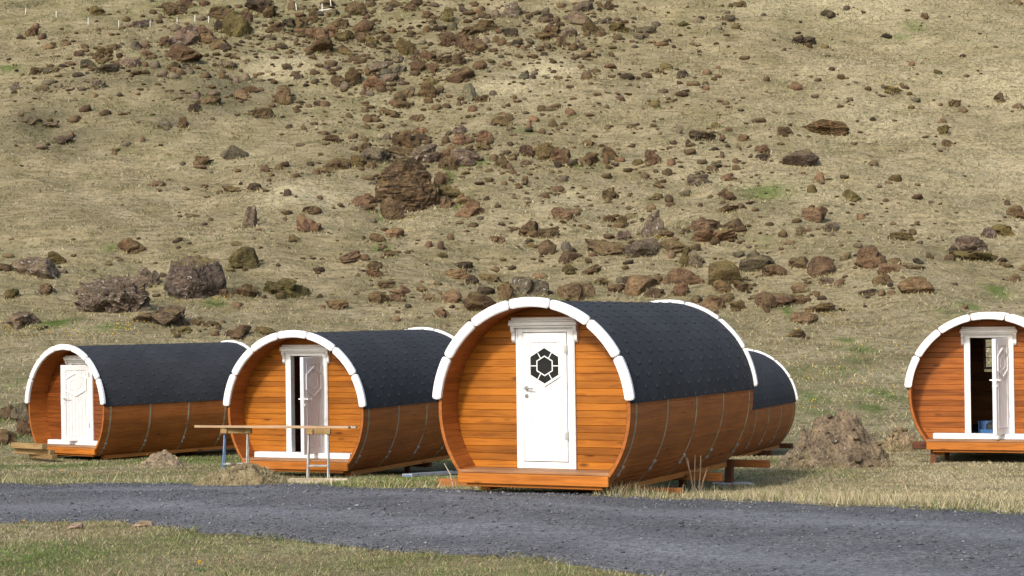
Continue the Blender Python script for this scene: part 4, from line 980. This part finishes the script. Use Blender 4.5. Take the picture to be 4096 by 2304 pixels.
for i, (px, py, w_, h_, t) in enumerate(items):
    pl = place(px, py, w_, h_)
    if pl is None: print('no hit', px, py); continue
    p, W, H = pl; r = random.Random(i*13+5)
    _rock_xy.append((p[0], p[1], W, i))
    if t in SPECIAL:
        lab, fn, _ = SPECIAL[t]; me = fn(); o = link("boulder", me); tag(o, lab, "boulder", GR)
        o.rotation_euler = (0, 0, 0); o.scale = (W*.53, W*.42, H*.70)
        o.location = (p[0], p[1]+W*.30, p[2]+(.30 if t == 'T' else .36)*H)
        if t in 'TL': me.materials.clear(); me.materials.append(M['rocklayer'])
        if t == 'T': o.rotation_euler = (R(-8), R(-7), R(14))
        if t == 'V': o.rotation_euler = (0, R(6), 0)
        o.color = (*COLS[t], LICH[t]); continue
    sh = t[1:] ; t = t[0]
    me = r.choice(VAR[sh]); 
    rot = (r.uniform(-.25, .25), r.uniform(-.35, .12), r.uniform(0, 6.28)) if sh != 'p' else (0, r.uniform(-.2, .2), r.uniform(0, 6.28))
    # rotating about z mixes x/y, both given the same size
    k = .585
    sc = (W*k, W*k*r.uniform(.8, 1.0), H*.80)
    loc = (p[0], p[1]+W*.25, p[2]+.26*H)
    cl = (*tint_of(t, r), min(1, LICH[t]*r.uniform(.6, 1.4)))
    if i < TOP:
        o = link("boulder" if w_*h_ > 6500 else "rock", me); o.location = loc; o.scale = sc; o.rotation_euler = (0, rot[1], 0)
        o.rotation_euler = Euler((rot[0], rot[1], 0)); o.delta_rotation_euler = (0, 0, 0)
        o.rotation_euler.z = r.choice((0, math.pi))+r.uniform(-.35, .35)
        o.color = cl; tag(o, rock_label(px, py, w_, h_, t, sh), "boulder" if w_*h_ > 6500 else "rock", GR)
    else:
        pieces_v.append((loc, sc, r.uniform(0, 6.28), cl))
# the many smaller stones: one mass, every stone still a solid of its own
small = [rock_mesh(700+i, 2, 5, .12, '', 2) for i in range(8)]
sm_v = [np.array([v.co[:] for v in m.vertices]) for m in small]; sm_f = [np.array([p.vertices[:] for p in m.polygons]) for m in small]
r = random.Random(77)
DENS = [(1000,180,520,260,260),(1250,110,420,160,160),(1600,120,620,220,300),(1500,270,420,160,120),(2250,120,520,260,260),(1950,260,420,180,120),(1900,560,600,260,150),(2350,800,650,300,150),(2900,600,420,300,110),(3000,1050,700,300,90),(600,250,560,220,130),(250,330,360,260,80),(2600,330,600,320,90),(3500,300,600,300,60),(1300,420,500,200,70),(1500,1050,600,260,60),(3600,900,500,320,70),(600,1000,600,260,35),(2048,600,2100,640,160)]
for cx, cy, sx_, sy_, nn in DENS:
    for _ in range(nn):
        px = r.gauss(cx, sx_*.45); py = r.gauss(cy, sy_*.45)
        if not (-150 < px < 4250 and -160 < py < 1300): continue
        p = hit(px, py)
        if p is None: continue
        w_ = min(56, r.lognormvariate(2.85, .5)); W = w_*p[1]/F; t = r.choice('bbbbrrmdg')
        pieces_v.append(((p[0], p[1], p[2]+W*.05), (W*.55, W*.5, W*r.uniform(.20, .38)), r.uniform(0, 6.28), (*[v*.74 for v in tint_of(t, r)], 0)))
for px, py, w_, h_, t in items:
    if t in SPECIAL or px < 300 and py > 1500: continue
    for _ in range(r.choice((1, 2, 2, 3, 4))):
        qx = px+r.gauss(0, .75)*w_; qy = py+h_*.3+r.gauss(0, .6)*h_
        p = hit(qx, qy)
        if p is None: continue
        ww = w_*r.uniform(.14, .42); ww = min(ww, 46); W = ww*p[1]/F
        pieces_v.append(((p[0], p[1], p[2]+W*.08), (W*.55, W*.5, W*r.uniform(.25, .45)), r.uniform(0, 6.28), (*[v*.76 for v in tint_of(r.choice((t[0], t[0], 'b', 'd')), r)], 0)))
vs, fs, cs, off = [], [], [], 0
for loc, sc, rz, cl in pieces_v:
    k = r.randrange(8); v = sm_v[k]*np.array([1, 1, 1]); c, s = math.cos(rz), math.sin(rz)
    v = np.c_[v[:, 0]*c-v[:, 1]*s, v[:, 0]*s+v[:, 1]*c, v[:, 2]]*np.array(sc)/np.array([1.1, 1.1, 1])+np.array(loc)
    vs.append(v); fs.append(sm_f[k]+off); off += len(v); cs.append(np.tile(np.array(cl[:3]), (len(v), 1)))
def stone_mat():
    m, nt, b = new_mat("scattered_stone")
    at = N(nt, "ShaderNodeAttribute", attribute_name="Col"); g = N(nt, "ShaderNodeNewGeometry")
    n = noise(nt, g.outputs["Position"], 3.0, 6, .7)
    c = mixc(nt, 1.0, at.outputs["Color"], ramp(nt, n, [(.3, (.5,.48,.46)), (.5, (1,1,1)), (.7, (1.45,1.4,1.35))]), 'MULTIPLY')
    sx = N(nt, "ShaderNodeSeparateXYZ"); L(nt, g.outputs["Normal"], sx.inputs[0])
    mo = ramp(nt, math_(nt, 'ADD', sx.outputs[2], math_(nt, 'MULTIPLY', math_(nt, 'SUBTRACT', n, .5), 2.5)), [(.6, (0,0,0)), (1.0, (.6,.6,.6))])
    c = mixc(nt, mo, c, (.16,.12,.045))
    L(nt, c, b.inputs["Base Color"]); b.inputs["Roughness"].default_value = .95; b.inputs["Specular IOR Level"].default_value = .15
    bump(nt, b, n, .8, .08); return m
o = link("scattered_stones", mesh_np("scattered_stones", np.concatenate(vs), np.concatenate(fs), False, np.concatenate(cs)), stone_mat())
tag(o, "countless small brown stones scattered between the larger rocks on the slope", "stones", kind="stuff")
print('small stones', len(pieces_v))

# ---- earth and rock mounds near the cabins
def mound(name, lab, cat, px, py_base, y, wpx, hpx, peak, seed, mat, rough=.5, depth=.8, colr=(.20,.15,.11), lich=.35, stones=0, stone_scale=1.0, sharp=.85):
    d = ray(px, py_base); d = d/d[1]*y; g = hz(d[0], y)
    W = wpx*y/F/2; H = hpx*y/F; n = 120; vs = []; fs = []
    u = np.linspace(-1, 1, n); U, Vv = np.meshgrid(u, u); U = U.ravel(); Vv = Vv.ravel()
    rad = np.sqrt(((U-peak)/(1+np.where(U > peak, -peak, peak)))**2+Vv**2)
    prof = np.clip(1-rad, 0, 1); prof = prof**sharp*(1.2-.2*prof)
    cell = _h(np.floor(U*9+2*fbm(U*5, Vv*5, seed+3, 2)).astype(np.int64), np.floor(Vv*9+2*fbm(U*5+3, Vv*5, seed+4, 2)).astype(np.int64), seed)
    nz_ = fbm(U*3, Vv*3, seed, 4)*.36+rough*.30*np.abs(fbm(U*6, Vv*6, seed+5, 3))-rough*.1+rough*.10*fbm(U*14, Vv*14, seed+8, 2)+rough*.06*(cell-.5)
    Z = H*(prof*1.0+nz_*np.clip(prof*2.2, 0, 1)*1.0)
    X = U*W+.10*W*fbm(U*4, Vv*4, seed+20, 3); Y = Vv*W*depth+.10*W*fbm(U*4, Vv*4, seed+30, 3)
    gz = height(d[0]+X, y+Y+W*depth*.5)
    vz = np.where(rad >= 1.0, gz-.12, gz-.03+Z)
    I_ = np.arange(n*n).reshape(n, n); q = np.stack([I_[:-1, :-1].ravel(), I_[:-1, 1:].ravel(), I_[1:, 1:].ravel(), I_[1:, :-1].ravel()], 1)
    keep = (rad[q] < 1.12).any(1); q = q[keep]
    o = link(name, mesh_np(name, np.c_[X, Y+W*depth*.5, vz-g], q, False), M[mat]); o.location = (d[0], y, g); o.color = (*colr, lich)
    tag(o, lab, cat)
    if stones:
        rr_ = random.Random(seed); vs_, fs_, of_ = [], [], 0; ok_ = np.where(rad < .97)[0]
        for _ in range(stones):
            i_ = rr_.choice(ok_); sz = min(.15, rr_.lognormvariate(-2.95, .5))*stone_scale; kk = rr_.randrange(8)
            a_ = rr_.uniform(0, 6.28); c_, s__ = math.cos(a_), math.sin(a_); v_ = sm_v[kk]
            v_ = np.c_[v_[:, 0]*c_-v_[:, 1]*s__, v_[:, 0]*s__+v_[:, 1]*c_, v_[:, 2]*rr_.uniform(.5, .8)]*sz+np.array([X[i_], Y[i_]+W*depth*.5-.3*sz, vz[i_]-g+.1*sz])
            vs_.append(v_); fs_.append(sm_f[kk]+of_); of_ += len(v_)
        st_ = link("rubble", mesh_np("rubble", np.concatenate(vs_), np.concatenate(fs_), False), M['rocknear'], o); st_.color = (colr[0]*.8, colr[1]*.8, colr[2]*.8, lich); st_["kind"] = "stuff"
    return o
def mound_mat():
    m, nt, b = new_mat("grassy_earth")
    g = N(nt, "ShaderNodeNewGeometry").outputs["Position"]; n = noise(nt, g, 5, 7, .7); n2 = noise(nt, g, 26, 4, .7)
    c = ramp(nt, n, [(.32, (.11,.075,.042)), (.43, (.25,.195,.110)), (.62, (.36,.30,.18))])
    c = mixc(nt, .8, c, ramp(nt, n2, [(.3, (.5,.5,.46)), (.5, (1,1,1)), (.7, (1.3,1.3,1.25))]), 'MULTIPLY')
    L(nt, c, b.inputs["Base Color"]); b.inputs["Roughness"].default_value = 1; b.inputs["Specular IOR Level"].default_value = .05
    bump(nt, b, math_(nt, 'ADD', n, math_(nt, 'MULTIPLY', n2, .4)), 1, .12); return m
M['earth'] = mound_mat()
mound("earth_mound", "heap of brown earth and broken rock on the grass between two cabins", "mound", *src5(500, 1250), 27.3, 500, 245, .10, 41, 'rocknear', 1.0, .7, (.19,.145,.098), .75, 70, .55, 1.12)
mound("earth_mound", "smaller grassy rock mound half hidden beside the straight on cabin", "mound", *src5(945, 1050), 33.0, 190, 100, -.1, 47, 'rocknear', .6, .8, (.26,.20,.125), .3, 25, .5)
mound("grass_mound", "dry grassy hummock at the road edge behind which one trestle stands", "mound", *src1(2110, 1400), 24.6, 400, 98, .1, 51, 'earth', .5, .7, stones=16, stone_scale=.5)
mound("half_buried_boulder", "pinkish half buried boulder in front of the furthest cabin's side", "boulder", *src1(1420, 1178), 31.6, 230, 62, .15, 55, 'rocknear', .35, .8, (.27,.215,.15), .5)
for lab, px, py, wp, hp, cl in (("flat pinkish stone in the grass at the road's near edge, smaller of two", 296, 2112, 62, 26, (.30,.22,.17)), ("long flat pinkish stone at the road's near edge, larger of two", 566, 2104, 84, 26, (.32,.24,.18)), ("single brown stone lying loose on the gravel road", 2880, 2095, 22, 16, (.16,.13,.11))):
    p = hit(px, py+4); W = wp*p[1]/F; H = hp*p[1]/F
    o = link("stone", VAR['o'][1].copy()); o.data.materials.clear(); o.data.materials.append(M['rocknear']); o.location = (p[0], p[1]+.05, p[2]+.3*H); o.scale = (W*.52, W*.4, H*.6); o.color = (*cl, .1); tag(o, lab, "stone")

# ---- white fence stakes high on the slope
ORD = ["first", "second", "third", "fourth", "fifth", "sixth", "seventh", "eighth", "ninth"]
stk = [(A_/2.229, b_/2.229, 60/2.229, 0) for A_, b_ in ((228,128),(500,158),(785,218),(1058,240),(1338,238),(1578,217),(1737,192),(1860,202))]
stk += [(1066, 66, 34, -.02), (1186, 43, 30, -.12), (1288, 50, 36, 0), (1324, 30, 38, -.1), (1414, 9, 20, -.1)]
labs = [f"thin white fence stake, {ORD[i]} along the row from the heath end" for i in range(8)]+["thicker white stake standing against the dark boulders", "leaning white stake just past the dark boulders", "white stake with a fallen rail crossing it", "tall leaning white stake beside the one with the crossing rail", "topmost white stake at the far uphill end of the row"]
for (px, py, hp, lean), lab in zip(stk, labs):
    p = hit(px, py); H = hp*p[1]/F; m = MB(); wd = .022 if hp < 28 else .032
    m.box(-wd, wd, -wd, wd, -.15, H); o = m.build("fence_stake", M['stake']); o.location = p; o.rotation_euler = (0, lean, .3); tag(o, lab, "fence stake", "white fence stakes across the slope")
p = hit(1288, 52); H = 22*p[1]/F; m = MB(); m.box(-.75, .75, -.02, .02, -.03, .03)
o = m.build("fallen_rail", M['stake']); o.location = (p[0]+.15, p[1]-.09, p[2]+.28); o.rotation_euler = (0, -.15, .05); tag(o, "short white rail leaning across a fence stake on the slope", "rail")
# ================================================================== grass
def blades(x, y, z, h, wd, lean, cols, name, label, mat=None):
    n = len(x); a = rng.uniform(0, 2*math.pi, n); b = rng.uniform(0, 2*math.pi, n)
    v = np.empty((n, 3, 3)); dx, dy = np.cos(a)*wd/2, np.sin(a)*wd/2
    v[:, 0] = np.c_[x-dx, y-dy, z-.01]; v[:, 1] = np.c_[x+dx, y+dy, z-.01]; v[:, 2] = np.c_[x+np.cos(b)*lean, y+np.sin(b)*lean, z+h]
    f = np.arange(3*n).reshape(n, 3); c = np.repeat(cols, 3, axis=0)
    o = link(name, mesh_np(name, v.reshape(-1, 3), f, False, c), M['blade']); tag(o, label, "grass", kind="stuff"); return o
inv_cab = [np.array(m.inverted()) for m in CABM]
def free(x, y, margin=0.0):
    ok = np.ones(len(x), bool); s = road_s(x, y); e = .005+.08*fbm(x*3, y*3, 201, 3); ok &= ~((s > e) & (s < 1-e))
    for m in inv_cab:
        P_ = np.c_[x, y, np.zeros(len(x))+.2, np.ones(len(x))] @ m.T; ok &= ~((np.abs(P_[:, 0]) < .62) & (P_[:, 1] > .1) & (P_[:, 1] < LEN))
    return ok
STRAW = np.array([.295,.245,.135]); PALE = np.array([.43,.375,.24]); OLIVE = np.array([.140,.138,.058]); GREEN = np.array([.092,.145,.034]); BROWN = np.array([.17,.115,.06])
def mixcols(n, wts):
    k = rng.choice(len(wts), n, p=np.array(wts)/sum(wts)); base = np.array([STRAW, PALE, OLIVE, GREEN, BROWN])[k]
    return base*rng.uniform(.8, 1.18, (n, 1))
def cover_cols(x, y, n):
    cv = cover_at(x, y); c = mixcols(n, [.60, .12, .19, .03, .06]); u = rng.random(n)
    g = u < cv[:, 1]*.85; c[g] = (np.where(rng.random((n, 1)) < .45+.5*cv[:, 1:2], GREEN*1.15, OLIVE)*rng.uniform(.75, 1.35, (n, 1)))[g]
    p = (~g) & (rng.random(n) < cv[:, 2]*.8); c[p] = (PALE*rng.uniform(.75, 1.15, (n, 1)))[p]
    d = rng.random(n) < cv[:, 0]*.8; c[d] = (np.where(rng.random((n, 1)) < .5, BROWN*.75, OLIVE*.7)*rng.uniform(.6, 1.2, (n, 1)))[d]
    return c
# verge and near meadow
n = 420000
d = np.sqrt(rng.uniform(11.5**2, 44**2, n)); d = np.where(rng.random(n) < .55, rng.uniform(11.5, 27, n), d)
th = rng.uniform(-.335, .335, n); x = d*np.tan(th); y = d
k = free(x, y); x, y = x[k], y[k]; n = len(x)
tuft = np.clip(fbm(x*1.7, y*1.7, 210, 3)*.5+.5, 0, 1)
h = rng.uniform(.012, .040, n)*(.5+.9*tuft); 
s_ = road_s(x, y); verge = np.exp(-((s_-1.06)/.08)**2)*sstep(-2, 5, x)
h *= 1+1.2*verge*rng.random(n)
cols_ = cover_cols(x, y, n)
vg = rng.random(n) < verge*.5; cols_[vg] = (PALE*rng.uniform(.8, 1.2, (n, 1)))[vg]
blades(x, y, height(x, y), h, rng.uniform(.005, .010, n)*(y/17), h*rng.uniform(.5, 2.0, n), cols_, "meadow_grass", "short dry and green grass on both sides of the gravel road")
# longer tufts by the road in front of and beyond the big cabin
n = 9000; x = rng.uniform(-.4, 9.5, n); x = np.where(rng.random(n) < .15, rng.uniform(-8, 0, n), x); yb = np.interp(x, XS, yf_j); y = yb+np.abs(rng.normal(0, .45, n))+.03
cl = fbm(x*2.2, y*2.2, 230, 3); k = free(x, y) & (cl > -.05); x, y = x[k], y[k]; n = len(x); h = rng.uniform(.07, .19, n)
blades(x, y, height(x, y), h, rng.uniform(.006, .012, n), h*rng.uniform(.2, .8, n), mixcols(n, [.4, .4, .12, .08, .0]), "verge_grass", "longer pale grass tufts along the far edge of the road")
# meadow behind the cabins and the slope: matted tufts
n = 330000; u = rng.random(n); d = 44+(190-44)*u**.9; th = rng.uniform(-.34, .34, n); x = d*np.tan(th); y = d
k = free(x, y); x, y, d = x[k], y[k], d[k]; n = len(x)
tf = fbm(x*.55, y*.55, 240, 3); kk = rng.random(n) < .35+.65*sstep(-.3, .3, tf); x, y, d = x[kk], y[kk], d[kk]; n = len(x)
h = rng.uniform(.05, .20, n)*(.6+.4*d/100)
blades(x, y, height(x, y), h, rng.uniform(.03, .07, n)*(d/110), h*rng.uniform(.6, 1.8, n), cover_cols(x, y, n), "hillside_grass", "matted straw coloured grass covering the slope and meadow")
# collars of grass lapping against the sunk rocks
rk = [q for q in _rock_xy if q[3] < 330]; X_, Y_ = [], []
for cx, cy, W, _ in rk:
    m_ = int(14+26*min(W, 2)); t_ = rng.uniform(-.58, .58, m_); X_.append(cx+t_*W); Y_.append(cy-.10*W*np.sqrt(np.clip(1-(t_/.6)**2, 0, 1))+rng.normal(0, .06, m_)-.02)
X_ = np.concatenate(X_); Y_ = np.concatenate(Y_); n = len(X_); h = rng.uniform(.10, .30, n)*np.clip(Y_/110, .3, 1.2)
blades(X_, Y_, height(X_, Y_), h, rng.uniform(.04, .085, n)*np.clip(Y_/110, .25, 1.2), h*rng.uniform(.3, 1.2, n), cover_cols(X_, Y_, n), "rock_collar_grass", "dry grass lapping against the feet of the boulders")
# loose gravel
n = 34000; x = rng.uniform(-9, 9, n); a = np.interp(x, XS, yn_j); b = np.interp(x, XS, yf_j); s = rng.beta(.8, .8, n)*1.03-.015; y = a+(b-a)*s
k = (rng.random(n) < 1-.8*lane(x, y)) & (np.abs(x) < y*.34); x, y = x[k], y[k]; n = len(x)
oc = np.array([(1,0,0),(-1,0,0),(0,1,0),(0,-1,0),(0,0,1),(0,0,-.6)]); of = np.array([(0,2,4),(2,1,4),(1,3,4),(3,0,4),(2,0,5),(1,2,5),(3,1,5),(0,3,5)])
r_ = rng.lognormal(math.log(.0075), .42, n); r_ = np.minimum(r_, .028)
j = oc[None]*rng.uniform(.6, 1.25, (n, 6, 1)); j[:, :, 2] *= .6; an = rng.uniform(0, 6.28, n); c, s = np.cos(an)[:, None], np.sin(an)[:, None]
v = np.stack([j[:, :, 0]*c-j[:, :, 1]*s, j[:, :, 0]*s+j[:, :, 1]*c, j[:, :, 2]], 2)*r_[:, None, None]*1.3+np.stack([x, y, road_z(x, y)+r_*.25], 1)[:, None]
f = (of[None]+(np.arange(n)*6)[:, None, None]).reshape(-1, 3)
tone = rng.choice(3, n, p=[.5, .36, .14]); base = np.array([(.074,.075,.082), (.118,.119,.128), (.20,.20,.208)])[tone]*rng.uniform(.75, 1.25, (n, 1))
o = link("loose_gravel", mesh_np("loose_gravel", v.reshape(-1, 3), f, False, np.repeat(base, 6, axis=0)), M['blade']); tag(o, "loose blue grey crushed stones covering the road surface", "gravel", kind="stuff")

# dandelions: single ones by the road, the many far ones as one mass
def dandelion(lab, px, py):
    p = hit(px, py+7); root = empty("dandelion", p); tag(root, lab, "dandelion", "yellow dandelions by the road")
    m = MB(); m.tube((0,0,0), (.004,-.006,.075), .0035, n=6); m.build("stem", M['leaf'], root)
    m = MB(); rr = random.Random(int(px))
    for ring, nn, ln, up in ((0, 16, .030, .004), (1, 12, .022, .012), (2, 8, .012, .017)):
        for k in range(nn):
            t = 2*math.pi*k/nn+ring*.2; dx, dy = math.cos(t), math.sin(t)
            m.add([(.004-dy*.005, -.006+dx*.005, .076+ring*.003), (.004+dy*.005, -.006-dx*.005, .076+ring*.003), (.004+dx*ln, -.006+dy*ln, .076+up+rr.uniform(0, .004))], [(0,1,2)])
    m.tube((.004,-.006,.066), (.004,-.006,.078), .004, .010, 8)
    m.build("flower_head", M['petal'], root)
    m = MB()
    for k in range(7):
        t = 2*math.pi*k/7+.3; dx, dy = math.cos(t), math.sin(t)
        m.add([(0,0,.004), (dx*.05-dy*.012, dy*.05+dx*.012, .022), (dx*.10, dy*.10, .010), (dx*.05+dy*.012, dy*.05-dx*.012, .022)], [(0,1,2,3)])
    m.build("leaves", M['leaf'], root)
for lab, (px, py) in (("yellow dandelion at the near verge beside the small flat stones", (94,2107)), ("yellow dandelion nearest the camera in the short grass", (797,2279)), ("yellow dandelion in the grass before the furthest cabin, the higher bloom", (251,1892)), ("yellow dandelion in the grass before the furthest cabin, closer to the road", (298,1912)), ("yellow dandelion below the half buried pinkish boulder", (588,1827)), ("yellow dandelion growing on the dry grassy hummock", (887,1888)), ("yellow dandelion at the road edge by the weathered ground timber", (1254,1936))):
    dandelion(lab, px, py)
vs = []; rr = random.Random(12)
for cx, cy, sx, sy, nn in ((150,1325,160,26,70),(480,1310,60,16,40),(560,1290,40,14,30),(40,1310,50,20,30),(430,1340,200,20,40),(860,1205,60,12,14),(1660,890,60,30,24),(1620,930,50,20,16),(2650,955,40,14,14),(1700,1160,60,14,20),(3370,715,60,14,16),(3400,1260,200,40,40),(3300,1180,120,30,16),(3500,1360,160,60,30),(3560,1560,160,60,30),(3330,1450,200,60,30),(3260,1500,100,60,20),(3540,350,60,10,8),(3300,1640,160,40,20),(2950,1190,200,60,30),(700,1210,50,20,14),(2560,770,40,10,8)):
    for _ in range(nn*2//5):
        p = hit(rr.gauss(cx, sx*.5), rr.gauss(cy, sy*.6))
        if p is None: continue
        s = .0028*p[1]/10+.010
        q = np.array([(1,0,0),(-1,0,0),(0,1,0),(0,-1,0),(0,0,.7),(0,0,-.7)])*s+np.array([p[0], p[1], p[2]+.10+rr.random()*.06]); vs.append(q)
vs = np.array(vs); n = len(vs); o = link("dandelion_patches", mesh_np("dandelion_patches", vs.reshape(-1, 3), (of[None]+(np.arange(n)*6)[:, None, None]).reshape(-1, 3)), M['petal'])
tag(o, "drifts of tiny yellow dandelion blooms over the far meadow", "dandelions", kind="stuff")

# dry weed by the big cabin, curved dry stem, sticks
def stems(name, lab, cat, pts, part, rad, y, mat='stalk'):
    base = pts[0][0]; b = at_depth(*base, y); g = hz(b.x, y); root = empty(name, (b.x, y, g)); tag(root, lab, cat)
    rr = random.Random(4)
    for pl in pts:
        W = [at_depth(*q, y) for q in pl]; dz = 0; off_y = rr.uniform(-.05, .05)
        W = [Vector((w_.x-b.x, off_y*(1-i*.3), max(w_.z-g, -.02) if i else -.03)) for i, w_ in enumerate(W)]
        m = MB()
        for i in range(len(W)-1): m.tube(W[i], W[i+1], rad*(1-.35*i/(len(W)-1)), rad*(1-.35*(i+1)/(len(W)-1)), 6)
        m.build(part, M[mat], root)
yw = hit(*src4(840, 1420))[1]-1.1
stems("dry_weed", "clump of tall bare reddish weed stalks beside the big cabin", "weed", [[src4(835,1420), src4(832,1330), src4(838,1170)], [src4(828,1415), src4(805,1300), src4(770,1175)], [src4(828,1400), src4(800,1290), src4(785,1190)], [src4(858,1405), src4(872,1300), src4(878,1172)], [src4(868,1400), src4(895,1340), src4(922,1265)]], "stalk", .010, yw)
p = (3642, 2011); yw = hit(*p)[1]
stems("dead_flower_stalk", "curved dry flower stem standing in the grass near the road", "stem", [[p, (3630, 1970), (3618, 1935), (3606, 1922), (3592, 1926)]], "stalk", .007, yw)
# grass growing over the dry hummock
n = 9000; mo = bpy.data.objects["grass_mound"]; mv = np.array([v.co[:] for v in mo.data.vertices]); ii = rng.integers(0, len(mv), n); mv = mv[ii]+rng.normal(0, .006, (n, 3))*np.array([1, 1, 0])
mx, my, mz = mv[:, 0]+mo.location.x, mv[:, 1]+mo.location.y, mv[:, 2]+mo.location.z; kk = mz > height(mx, my)-.02; mx, my, mz = mx[kk], my[kk], mz[kk]; n = len(mx)
h = rng.uniform(.02, .06, n); kp = fbm(mx*4, my*4, 410, 3) > -.12; mx, my, mz, h = mx[kp], my[kp], mz[kp], h[kp]; n = len(mx)
blades(mx, my, mz, h, rng.uniform(.005, .011, n), h*rng.uniform(.5, 1.8, n), mixcols(n, [.5, .3, .12, .02, .06]), "hummock_grass", "dry matted grass growing over the hummock")
for mo in [o for o in col.objects if o.name.startswith("earth_mound")]:
    n = 7000; mv = np.array([v.co[:] for v in mo.data.vertices]); top_ = mv[:, 2].max(); ii = rng.integers(0, len(mv), n); mv = mv[ii]+rng.normal(0, .008, (n, 3))*np.array([1, 1, 0])
    mx, my, mz = mv[:, 0]+mo.location.x, mv[:, 1]+mo.location.y, mv[:, 2]+mo.location.z
    kk = (mz > height(mx, my)-.03) & (mv[:, 2] < top_*(.12+.45*np.clip(fbm(mx*3, my*3, 430, 3)+.25, 0, 1))); mx, my, mz = mx[kk], my[kk], mz[kk]; n = len(mx)
    h = rng.uniform(.03, .085, n); blades(mx, my, mz, h, rng.uniform(.007, .014, n), h*rng.uniform(.5, 1.6, n), mixcols(n, [.55, .25, .12, .03, .05]), "mound_grass", "dry grass creeping over the foot of the "+("smaller mound beside the straight on cabin" if "." in mo.name else "tall heap of earth between two cabins"))
p = src3(292, 1398); yw = hit(*p)[1]
stems("dead_stick", "pale dead stick leaning in the grass beside the big cabin's shaded rim", "stick", [[p, src3(262, 1300), src3(222, 1228)]], "stick", .009, yw, 'grey')
p = src3(475, 1412); yw = hit(*p)[1]
stems("dead_stick", "pale dead stick lying low at the road edge below the big cabin", "stick", [[p, src3(440, 1385), src3(392, 1362)]], "stick", .011, yw, 'grey')
rr = random.Random(8); k = 0
for px, py, tx, ty in ((630,1395,560,1270),(700,1400,668,1300),(640,1390,625,1345),(655,1392,648,1345),(690,1392,680,1345),(520,1400,500,1365),(1010,1405,960,1345),(1440,1420,1385,1330)):
    p = src3(px, py); yw = hit(*p)[1]; k += 1
vlab = None
